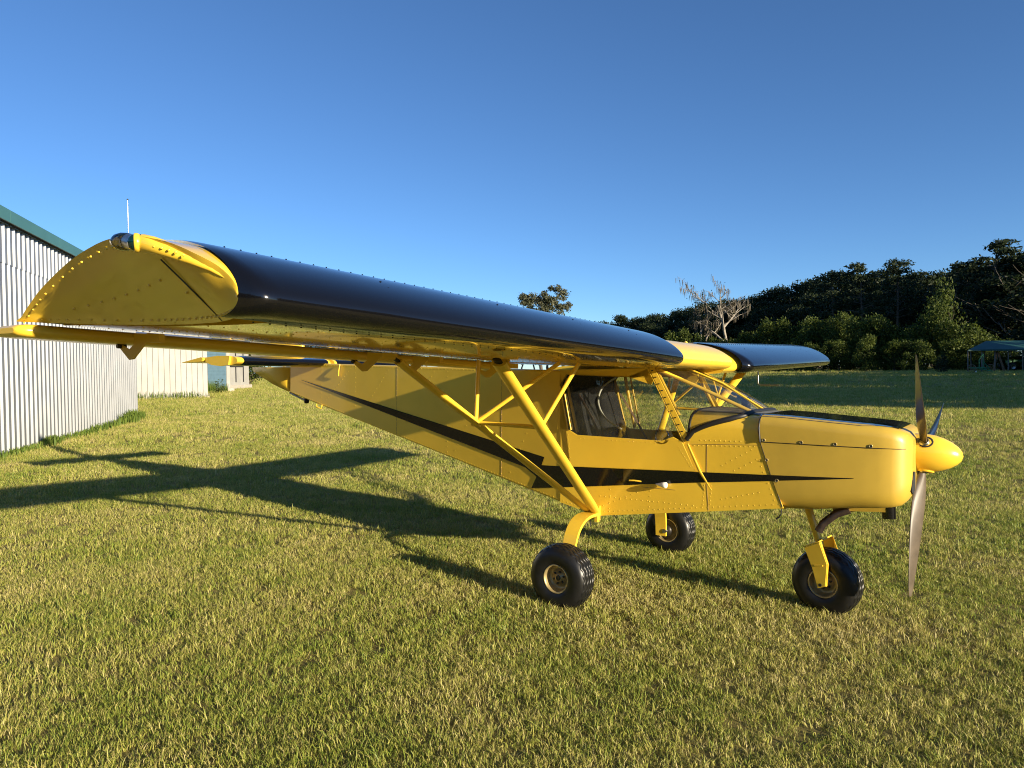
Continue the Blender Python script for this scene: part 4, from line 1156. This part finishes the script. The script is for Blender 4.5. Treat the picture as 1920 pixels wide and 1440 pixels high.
FWD = Vector((-0.56951, 0.82175)); RGT = Vector((0.82199, 0.56934))
def at(px, depth):
    """ground position seen at photo column px (1920 wide) and this distance along the view"""
    k = (px - 960) / 1334.36 * depth
    return CAM.x + FWD.x * depth + RGT.x * k, CAM.y + FWD.y * depth + RGT.y * k

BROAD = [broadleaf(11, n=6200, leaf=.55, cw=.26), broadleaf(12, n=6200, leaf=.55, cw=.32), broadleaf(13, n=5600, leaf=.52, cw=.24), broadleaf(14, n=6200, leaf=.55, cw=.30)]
PINES = [pine(21), pine(22), pine(23)]
BUSH = [bush(31), bush(32, wide=.7), bush(33, wide=.5), bush(34, n=4600, wide=.62)]

# the wooded rise on the right: two staggered rows receding to the left
WL = 'dark broadleaf tree in the shaded wood behind the bushes'
def wood_depth(px): return 108 + (1930 - px) / 850 * 150
def wood_top(px):                       # photo row of the skyline
    return interp(px, ((1040, 603), (1120, 600), (1200, 592), (1260, 580), (1310, 570), (1400, 560), (1455, 545), (1500, 528), (1560, 512), (1640, 510), (1700, 512), (1760, 505), (1830, 490), (1880, 478), (1960, 470)))
def hgt(px, row, depth):
    hor = 694 - .014 * (px - 960)
    return (hor - row) / 1334.36 * depth + 1.6
px = 1965.0; i = 0
while px > 1040:
    dep = wood_depth(px) * random.uniform(.97, 1.05)
    x, y = at(px, dep)
    h = hgt(px, wood_top(px) + random.uniform(-4, 10), dep) - float(gz(x, y))
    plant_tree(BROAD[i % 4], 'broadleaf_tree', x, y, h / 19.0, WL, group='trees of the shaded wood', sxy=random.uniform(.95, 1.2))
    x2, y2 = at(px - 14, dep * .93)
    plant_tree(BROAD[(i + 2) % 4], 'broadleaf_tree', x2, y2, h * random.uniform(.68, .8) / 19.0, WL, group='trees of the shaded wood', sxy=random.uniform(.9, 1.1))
    px -= 25 * 130 / dep + 3; i += 1
for k, (px, row, dep, lab) in enumerate(((1619, 494, 124, 'tall pine with layered crown left of the twin-topped pine'), (1683, 486, 122, 'tall round-topped pine in the middle of the skyline'),
                                         (1815, 493, 112, 'dark pine just left of the tallest tree'), (1861, 455, 112, 'tallest tree on the skyline near the right edge'), (1565, 508, 128, 'low pine top at the left end of the high skyline'))):
    x, y = at(px, dep); h = hgt(px, row, dep) - float(gz(x, y))
    plant_tree(PINES[k % 3], 'pine_tree', x, y, h / 22.0, lab, sxy=.95 if k != 3 else 1.25)

# lower, lighter bushes in front of the wood
px = 1900.0; i = 0
while px > 1240:
    dep = 84 + (1880 - px) / 640 * 42 + random.uniform(-3, 3)
    row = interp(px, ((1240, 640), (1270, 617), (1330, 634), (1400, 618), (1440, 606), (1500, 590), (1560, 600), (1610, 578), (1650, 592), (1700, 602), (1760, 590), (1800, 598), (1840, 612), (1870, 640), (1930, 655)))
    x, y = at(px, dep); h = max(2.5, hgt(px, row + random.uniform(-6, 8), dep) - float(gz(x, y)))
    plant_tree(BUSH[i % 4], 'bush', x, y, h / 7.0, 'leafy green bush in the sunlit hedge before the wood', 'bush', 'bushes of the hedge', sxy=random.uniform(.75, 1.0))
    if i % 2 == 0:
        x2, y2 = at(px + 6, dep - 6); plant_tree(BUSH[(i + 1) % 4], 'bush', x2, y2, h * .55 / 7.0, 'leafy green bush in the sunlit hedge before the wood', 'bush', 'bushes of the hedge', sxy=.6)
    px -= 27 * 95 / dep; i += 1
x, y = at(1768, 92); h = hgt(1768, 520, 92) - float(gz(x, y))
plant_tree(bush(41, n=4200, wide=.33, leaf=.24), 'young_tree', x, y, h / 7.0, 'slender lighter tree standing above the hedge', sxy=1.15)

# distant woods behind the aircraft, mostly hidden by the wing
px = 1030.0; i = 0
while px > 430:
    dep = 235 + random.uniform(-12, 12); x, y = at(px, dep)
    h = hgt(px, 628 + random.uniform(-10, 12), dep)
    plant_tree(BROAD[i % 4], 'broadleaf_tree', x, y, h / 19.0, 'far tree in the distant line behind the aircraft', group='distant trees behind the aircraft', sxy=.95)
    px -= 26; i += 1
x, y = at(466, 95); plant_tree(BUSH[1], 'bush', x, y, 5.2 / 7.0, 'sunlit bush just right of the small white shed', 'bush', sxy=.8)

# oak with pale hanging moss, seen above the wing
def oak():
    r = np.random.default_rng(58)
    mb, tips = branch_tree((0, 0, -.4), 8.5, .32, 2, .62, 4, seed=5)
    bl = []
    for cx0, cz0, rr, n in ((-2.7, 12.9, 1.9, 12), (1.5, 13.2, 3.0, 26), (-.3, 10.6, 3.6, 22), (3.0, 11.0, 2.4, 12), (-3.2, 10.6, 1.9, 8)):
        for i in range(n):
            d = r.normal(size=3); d /= np.linalg.norm(d); q = rr * r.uniform(.3, 1.0) * .86; sz = r.uniform(.45, .95)
            bl.append((cx0 + d[0] * q, d[1] * q * .8, cz0 + d[2] * q * .8, sz, sz, sz * .8))
    C = clump_points(bl, 9000, .9); V, F = leaf_quads(C, .34)
    return mb_mesh(mb, 'trunk', M['bark']), mesh_np('crown', V, F, M['leaf_oak'], r.uniform(0, 1, len(C)))
def moss_mesh(C, length):
    """thin hanging strands, each a crossed pair of slim ribbons"""
    n = len(C); L = length * rng.uniform(.5, 1.3, n); w = .02 + .035 * rng.random(n)
    V = []; 
    for ang in (0, 1.57):
        a = rng.uniform(0, 3.14, n) + ang; d = np.stack([np.cos(a), np.sin(a), 0 * a], 1) * w[:, None]
        bot = C - np.stack([rng.normal(0, .08, n), rng.normal(0, .08, n), L], 1)
        V.append(np.stack([C - d, C + d, bot + d * .3, bot - d * .3], 1).reshape(-1, 3))
    V = np.concatenate(V); F = np.arange(len(V)).reshape(-1, 4)
    return mesh_np('moss', V, F, M['moss'], rng.uniform(0, 1, len(F)))
x, y = at(1017, 120); plant_tree(oak(), 'oak_tree', x, y, 1.0, 'round grey-green oak rising alone above the wing', sxy=1.0, rz=R_(34.7))

def dead_tree(seed, h, r0, kids=3, spread=.55, leafy=0, nmoss=900, lean=(0, 0), first=.4):
    mb, tips = branch_tree((0, 0, -.4), h * .60, r0, 3, spread, kids, lean=lean, seed=seed, first=first, taper=.55)
    T = np.array([tuple(t) for t in tips]); k = rng.integers(0, len(T), nmoss)
    C = T[k] + rng.normal(0, .18, (nmoss, 3))
    out = [mb_mesh(mb, 'trunk', M['pale_bark'])]
    nl = max(60, leafy); kk = rng.integers(0, len(T), nl); V, F = leaf_quads(T[kk] + rng.normal(0, .35, (nl, 3)), .34)
    out.append(mesh_np('crown', V, F, M['leaf_dark'], rng.uniform(0, 1, nl)))
    out.append(moss_mesh(C, 1.0))
    return out
x, y = at(1366, 122); plant_tree(dead_tree(63, 20.0, .36, 4, .66, 40, 420), 'bare_tree', x, y, 1.0, 'bare pale tree draped with hanging moss', sxy=1.0, rz=2.2)
x, y = at(1312, 124); plant_tree(dead_tree(67, 16.0, .24, 3, .5, 1200, 250), 'half_bare_tree', x, y, 1.0, 'thin half-bare tree with vine-covered trunk left of the mossy bare tree', sxy=.85, rz=.7)

# woodland further round to the right, outside the picture: it throws the long shade over the field
def woodland():
    V, F, T = [], [], []; off = 0
    for i in range(64):
        col, row_ = i % 32, i // 32
        x = 50 + row_ * 9 + random.uniform(-3, 3); y = 17.5 + col * 5.2 + row_ * 2.5 + random.uniform(-1, 1)
        h = (18.5 if y < 50 else 15.5) + random.uniform(-1.6, 1.6)
        if col == 0: h = 15
        bl = [(x + random.gauss(0, 1.6), y + random.gauss(0, 1.6), h * t, h * .17, h * .17, h * .13) for t in (.12, .25, .4, .52, .64, .76, .86)]
        v, f = leaf_quads(clump_points(bl, 1500, .9), 1.05, aspect=.8)
        V.append(v); F.append(f + off); off += len(v)
    for k in range(70):                       # unseen trees behind the viewer, added to darken reflections in the paint
        an = R_(181 + k * 2.55); low = abs(((math.degrees(an) + 11 + 180) % 360) - 180) < 26
        dist = (115 if low else 80) + random.uniform(-6, 6); x = dist * math.cos(an); y = dist * math.sin(an) - 5
        h = (13 if low else 17) + random.uniform(-2, 2)
        bl = [(x + random.gauss(0, 1.8), y + random.gauss(0, 1.8), h * t, h * .22, h * .22, h * .14) for t in (.1, .25, .4, .55, .7, .85)]
        v, f = leaf_quads(clump_points(bl, 520, .9), 1.7, aspect=.8)
        V.append(v); F.append(f + off); off += len(v)
    V = np.concatenate(V); F = np.concatenate(F)
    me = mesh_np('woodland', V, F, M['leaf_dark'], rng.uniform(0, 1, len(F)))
    o = bpy.data.objects.new('woodland', me); COL.objects.link(o)
    tag(o, 'dense woodland closing the field on its sunny side', 'woodland', kind='stuff')
woodland()

# ------------------------------------------------------------------ open shed and machinery under the trees
def pole_barn():
    x0, y0 = at(1813, 74); x1, y1 = at(1990, 74)
    u = Vector((x1 - x0, y1 - y0, 0)).normalized(); n = Vector((FWD.x, FWD.y, 0))
    z0 = float(gz(x0, y0))
    root = empty('pole_barn', (x0, y0, z0)); tag(root, 'open pole barn with dark green metal roof under the trees', 'shed')
    o = Vector((0, 0, 0)); L = 11.0
    rf = MB(); e = 2.35
    rf.add([o - u * .1 - n * .4 + UPZ * e, o + u * L - n * .4 + UPZ * e, o + u * L + n * 3 + UPZ * (e + 1.0), o + u * 4.0 + n * 3 + UPZ * (e + 1.0), o + u * L + n * 6.4 + UPZ * e, o + u * 4.2 + n * 6.4 + UPZ * e], [(0, 1, 2, 3), (3, 2, 4, 5), (0, 3, 5)])
    rf.build('roof', M['roof_green'], root, fix=True)
    MB().prism([o - u * .1 - n * .42 + UPZ * (e - .14), o + u * L - n * .42 + UPZ * (e - .14), o + u * L - n * .42 + UPZ * (e - .01), o - u * .1 - n * .42 + UPZ * (e - .01)], n * .03).build('fascia_board', M['roof_green'], root)
    for s in (.1, 1.55, 2.9, 4.3, 5.8, 7.3, 8.8, 10.3):
        for dn in (0, 6):
            if dn and s < 4.3: continue
            p = o + u * s + n * dn
            MB().tube([p + UPZ * -.3, p + UPZ * (e - .02)], .06, 8).build('post', M['wood_grey'], root)
pole_barn()

def spoked_wheel(mb, c, ax, r, w=.08):
    mb.lathe([(r - .05, -w / 2), (r, -w / 2), (r, w / 2), (r - .05, w / 2), (r - .05, -w / 2)], c, ax, 20)
    ax = Vector(ax).normalized(); ref = Vector((0, 0, 1)); q = ax.cross(ref)
    for k in range(4):
        a = k * math.pi / 4; d_ = ref * math.cos(a) + q * math.sin(a)
        mb.tube([Vector(c) - d_ * (r - .05), Vector(c) + d_ * (r - .05)], .015, 5)

def hay_rake():
    x, y = at(1838, 72.0); root = empty('hay_rake', (x, y, float(gz(x, y)))); tag(root, 'green farm implement with wheels in front of the barn', 'implement')
    u = Vector((RGT.x, RGT.y, 0)); n = Vector((FWD.x, FWD.y, 0)); o = Vector((0, 0, 0))
    fr = MB()
    for a_, b_ in ((o - u * .9 + UPZ * .45, o + u * 1.0 + UPZ * .45), (o - u * .9 + n * .5 + UPZ * .5, o + u * 1.0 + n * .5 + UPZ * .5), (o - u * .1 + UPZ * .4, o + u * .5 - n * 1.2 + UPZ * .12),
                   (o - u * .1 + UPZ * .45, o - u * .1 + UPZ * 1.3), (o + u * .3 + UPZ * .45, o + u * .3 + UPZ * 1.9), (o - u * .1 + UPZ * 1.3, o + u * .3 + UPZ * 1.9), (o + u * .3 + UPZ * 1.1, o + u * .9 + UPZ * .45)):
        fr.tube([a_, b_], .05, 6)
    fr.build('frame', M['impl_green'], root)
    for s in (-.85, 1.05):
        w = MB(); spoked_wheel(w, o + u * s + UPZ * .42, (u * .8 + n * .5), .42); w.build('wheel', M['rust'], root)
    for k in range(6):
        MB().tube([o + u * (-.7 + .3 * k) + UPZ * .45, o + u * (-.72 + .3 * k) - n * .3 + UPZ * .25, o + u * (-.7 + .3 * k) - n * .25 + UPZ * .04], .02, 5).build('tine', M['impl_green'], root)
    MB().lathe([(.001, 0), (.07, 0), (.07, .16), (.05, .2), (.001, .2)], o - u * 1.0 - n * .9, (0, 0, 1), 10).build('jug', M['white_plastic'], root)
hay_rake()

def tractor():
    x, y = at(1908, 76.0); root = empty('tractor', (x, y, float(gz(x, y)))); tag(root, 'dark tractor with large rear wheel parked inside the barn', 'tractor')
    u = Vector((RGT.x, RGT.y, 0)); n = Vector((FWD.x, FWD.y, 0)); o = Vector((0, 0, 0)); rot = Matrix((u, n, UPZ)).transposed()
    for s, r in ((-.6, .48), (1.6, .72)):
        for dn in (-.1, 1.4):
            c_ = o + u * s + n * dn + UPZ * r
            w = MB(); w.lathe([(r * .55, -.15), (r * .9, -.17), (r, -.1), (r, .1), (r * .9, .17), (r * .55, .15)], c_, n, 24); wo = w.build('wheel', M['rubber'], root)
            MB().lathe([(r * .58, -.13), (r * .5, -.14), (r * .3, -.04), (.001, -.04)], c_, n, 20).build('rim', M['steel'], wo)
    MB().box(o + u * .2 + n * .65 + UPZ * .95, (1.7, .6, .55), rot).build('bonnet', M['impl_green'], root, bevel=.06)
    MB().box(o + u * 1.5 + n * .65 + UPZ * 1.15, (.6, .8, .5), rot).build('seat', M['black_satin'], root, bevel=.06)
    MB().tube([o + u * .95 + n * .65 + UPZ * 1.2, o + u * 1.1 + n * .65 + UPZ * 1.55], .03, 6).build('steering_column', M['dark_steel'], root)
tractor()
def leaning_boards():
    x, y = at(1868, 74.5); u = Vector((RGT.x, RGT.y, 0))
    for k, (a_, b_, lab) in enumerate(((-.1, -.35, 'brown board leaning left against a barn post'), (.1, .75, 'brown board leaning right against a barn post'))):
        z = float(gz(x, y)); root = MB().prism([u * a_ + UPZ * 2.1, u * (a_ + .22) + UPZ * 2.1, u * (b_ + .22), u * b_], Vector((FWD.x, FWD.y, 0)) * .05)
        o = root.build('leaning_board', M['rust']); o.location = (x, y, z); tag(o, lab, 'board')
leaning_boards()
x, y = at(1767, 73); plant_tree(bush(71, h=2.0, n=700, leaf=.16, mat='leaf_dark', wide=.3), 'shrub', x, y, 1.05, 'small dark shrub left of the green implement', 'shrub')

# ------------------------------------------------------------------ grass
def tuft(seed, nb, h0, h1, spread, wid):
    r = np.random.default_rng(seed); V, F, T = [], [], []
    for i in range(nb):
        a = r.uniform(0, 6.28); b = np.array([r.normal(0, spread), r.normal(0, spread), -.005])
        h = r.uniform(h0, h1); w = wid * r.uniform(.7, 1.3); lean = h * r.uniform(.15, 1.1)
        d = np.array([math.cos(a), math.sin(a), 0]); ta = r.uniform(0, 6.28); s = np.array([math.cos(ta), math.sin(ta), 0]) * w
        m = b + d * lean * .35 + np.array([0, 0, h * .6]); t = b + d * lean + np.array([0, 0, h * r.uniform(.75, 1.0)])
        k = len(V); V += [b - s, b + s, m + s * .8, m - s * .8, t]
        F += [(k, k + 1, k + 2, k + 3), (k + 3, k + 2, k + 4)]
        tn = r.random(); T += [tn, tn]
    me = bpy.data.meshes.new('grass_tuft'); me.from_pydata([tuple(map(float, q)) for q in V], [], F)
    at_ = me.attributes.new('tone', 'FLOAT', 'FACE'); at_.data.foreach_set('value', T)
    me.materials.append(M['grass']); me.update()
    return me

tufts = bpy.data.collections.new('grass_tufts')
for k in range(8):
    o = bpy.data.objects.new('grass_tuft', tuft(100 + k, 20, .018, .050, .024, .0019)); tufts.objects.link(o)
o = bpy.data.objects.new('grass_tuft', tuft(120, 12, .03, .075, .022, .0021)); tufts.objects.link(o)

def scatter():
    """tuft positions over the field: dense near the camera, thinning and growing with distance"""
    P, S = [], []
    ring = [(0.8, 4.2, 800, 1.0), (4.2, 7.0, 540, 1.1), (7.0, 11.0, 240, 1.3), (11.0, 18.0, 100, 1.7), (18.0, 30.0, 40, 2.3), (30.0, 50.0, 15.0, 3.4), (50.0, 100.0, 4.5, 5.0), (100.0, 170.0, 1.1, 8.0)]
    va = math.atan2(FWD.y, FWD.x)
    for r0, r1, dens, sc in ring:
        half = R_(50) if r0 > 3 else R_(75)
        area = half * (r1 * r1 - r0 * r0); n = int(area * dens)
        r = np.sqrt(rng.uniform(r0 * r0, r1 * r1, n)); a = va + rng.uniform(-half, half, n)
        P.append(np.stack([CAM.x + r * np.cos(a), CAM.y + r * np.sin(a)], 1)); S.append(np.full(n, sc) * rng.uniform(.7, 1.25, n))
    P = np.concatenate(P); S = np.concatenate(S)
    # keep out of the hangar and the outbuildings
    q = P - np.array([HF.x, HF.y]); s_ = q @ np.array([HU.x, HU.y]); d_ = q @ np.array([HNn.x, HNn.y])
    keep = ~((d_ < 0.03) & (s_ > -.02)); P = P[keep]; S = S[keep]
    # patchy height
    ph = .5 + .5 * np.sin(P[:, 0] * 1.7 + 1.3 * np.sin(P[:, 1] * .9)) * np.sin(P[:, 1] * 1.3 + np.sin(P[:, 0] * 1.1))
    S *= .88 + .22 * ph
    return P, S
GP, GS = scatter()
me = bpy.data.meshes.new('grass')
me.vertices.add(len(GP)); me.vertices.foreach_set('co', np.stack([GP[:, 0], GP[:, 1], gz(GP[:, 0], GP[:, 1])], 1).astype(np.float32).ravel())
for nm, val in (('size', GS), ('turn', rng.uniform(0, 6.28, len(GP))), ('tip', rng.normal(0, .16, len(GP)))):
    a_ = me.attributes.new(nm, 'FLOAT', 'POINT'); a_.data.foreach_set('value', val.astype(np.float32))
grass = bpy.data.objects.new('grass', me); COL.objects.link(grass)
tag(grass, 'short sunlit mown grass with straw-coloured blades', 'grass', kind='stuff')
ng = bpy.data.node_groups.new('grass_scatter', 'GeometryNodeTree')
ng.interface.new_socket('Geometry', in_out='INPUT', socket_type='NodeSocketGeometry')
ng.interface.new_socket('Geometry', in_out='OUTPUT', socket_type='NodeSocketGeometry')
N = ng.nodes; Lk = ng.links
gi = N.new('NodeGroupInput'); go = N.new('NodeGroupOutput')
ci = N.new('GeometryNodeCollectionInfo'); ci.inputs['Collection'].default_value = tufts
ci.inputs['Separate Children'].default_value = True; ci.inputs['Reset Children'].default_value = True
ip = N.new('GeometryNodeInstanceOnPoints'); ip.inputs['Pick Instance'].default_value = True
mp = N.new('GeometryNodeMeshToPoints')
def attr(nm):
    q = N.new('GeometryNodeInputNamedAttribute'); q.data_type = 'FLOAT'; q.inputs['Name'].default_value = nm; return q.outputs['Attribute']
cx_ = N.new('ShaderNodeCombineXYZ'); Lk.new(attr('tip'), cx_.inputs[0]); Lk.new(attr('turn'), cx_.inputs[2])
Lk.new(gi.outputs[0], mp.inputs[0]); Lk.new(mp.outputs[0], ip.inputs['Points']); Lk.new(ci.outputs[0], ip.inputs['Instance'])
Lk.new(cx_.outputs[0], ip.inputs['Rotation']); Lk.new(attr('size'), ip.inputs['Scale'])
Lk.new(ip.outputs[0], go.inputs[0])
md = grass.modifiers.new('scatter', 'NODES'); md.node_group = ng

# taller weeds along the hangar foot and the outbuildings
def weeds(name, label, pts, h, n):
    V, F, T = [], [], []; k = 0
    for (x0, y0), (x1, y1), hh in pts:
        for i in range(n):
            t = random.random(); x = x0 + (x1 - x0) * t + random.gauss(0, .05); y = y0 + (y1 - y0) * t + random.gauss(0, .05)
            z = float(gz(x, y)); L = hh * random.uniform(.35, 1.2); a = random.uniform(0, 6.28); le = L * random.uniform(.1, .5); w = .006 + .012 * random.random()
            d_ = (math.cos(a), math.sin(a)); s_ = (-d_[1] * w, d_[0] * w)
            V += [(x - s_[0], y - s_[1], z - .01), (x + s_[0], y + s_[1], z - .01), (x + d_[0] * le * .4 + s_[0], y + d_[1] * le * .4 + s_[1], z + L * .6), (x + d_[0] * le * .4 - s_[0], y + d_[1] * le * .4 - s_[1], z + L * .6),
                  (x + d_[0] * le + s_[0] * .2, y + d_[1] * le + s_[1] * .2, z + L), (x + d_[0] * le - s_[0] * .2, y + d_[1] * le - s_[1] * .2, z + L)]
            F += [(k, k + 1, k + 2, k + 3), (k + 3, k + 2, k + 4, k + 5)]; k += 6; tn = random.random(); T += [tn, tn]
    me_ = mesh_np(name, np.array(V), np.array(F), M['weed'], np.array(T))
    o_ = bpy.data.objects.new(name, me_); COL.objects.link(o_); tag(o_, label, 'weeds', kind='stuff')
def hp(s, d_): p = HF + HU * s + HNn * d_; return (p.x, p.y)
weeds('weeds', 'taller green weeds along the foot of the ribbed hangar',
      [(hp(-.3, .15), hp(1.2, .17), .26), (hp(1.0, .2), hp(3.4, .2), .34), (hp(1.6, .3), hp(2.6, .3), .40), (hp(3.0, .17), hp(6.5, .17), .22), (hp(6.0, .15), hp(9.5, .15), .16), (hp(9.4, .17), hp(10.2, .19), .20), (hp(10, .15), hp(13, .15), .14)], .3, 420)
weeds('weeds', 'rough grass along the foot of the white outbuilding and garage',
      [((-46.2, 15.5), (-41.7, 22.5), .5), ((-53.8, 27.6), (-55.2, 33.0), .7), ((-53.6, 28.3), (-54.3, 31), 1.0)], .3, 500)
x, y = at(412, 57.5); plant_tree(bush(81, h=1.5, n=400, leaf=.13, wide=.35), 'shrub', x, y, .8, 'small shrub growing before the pale blue garage door', 'shrub')
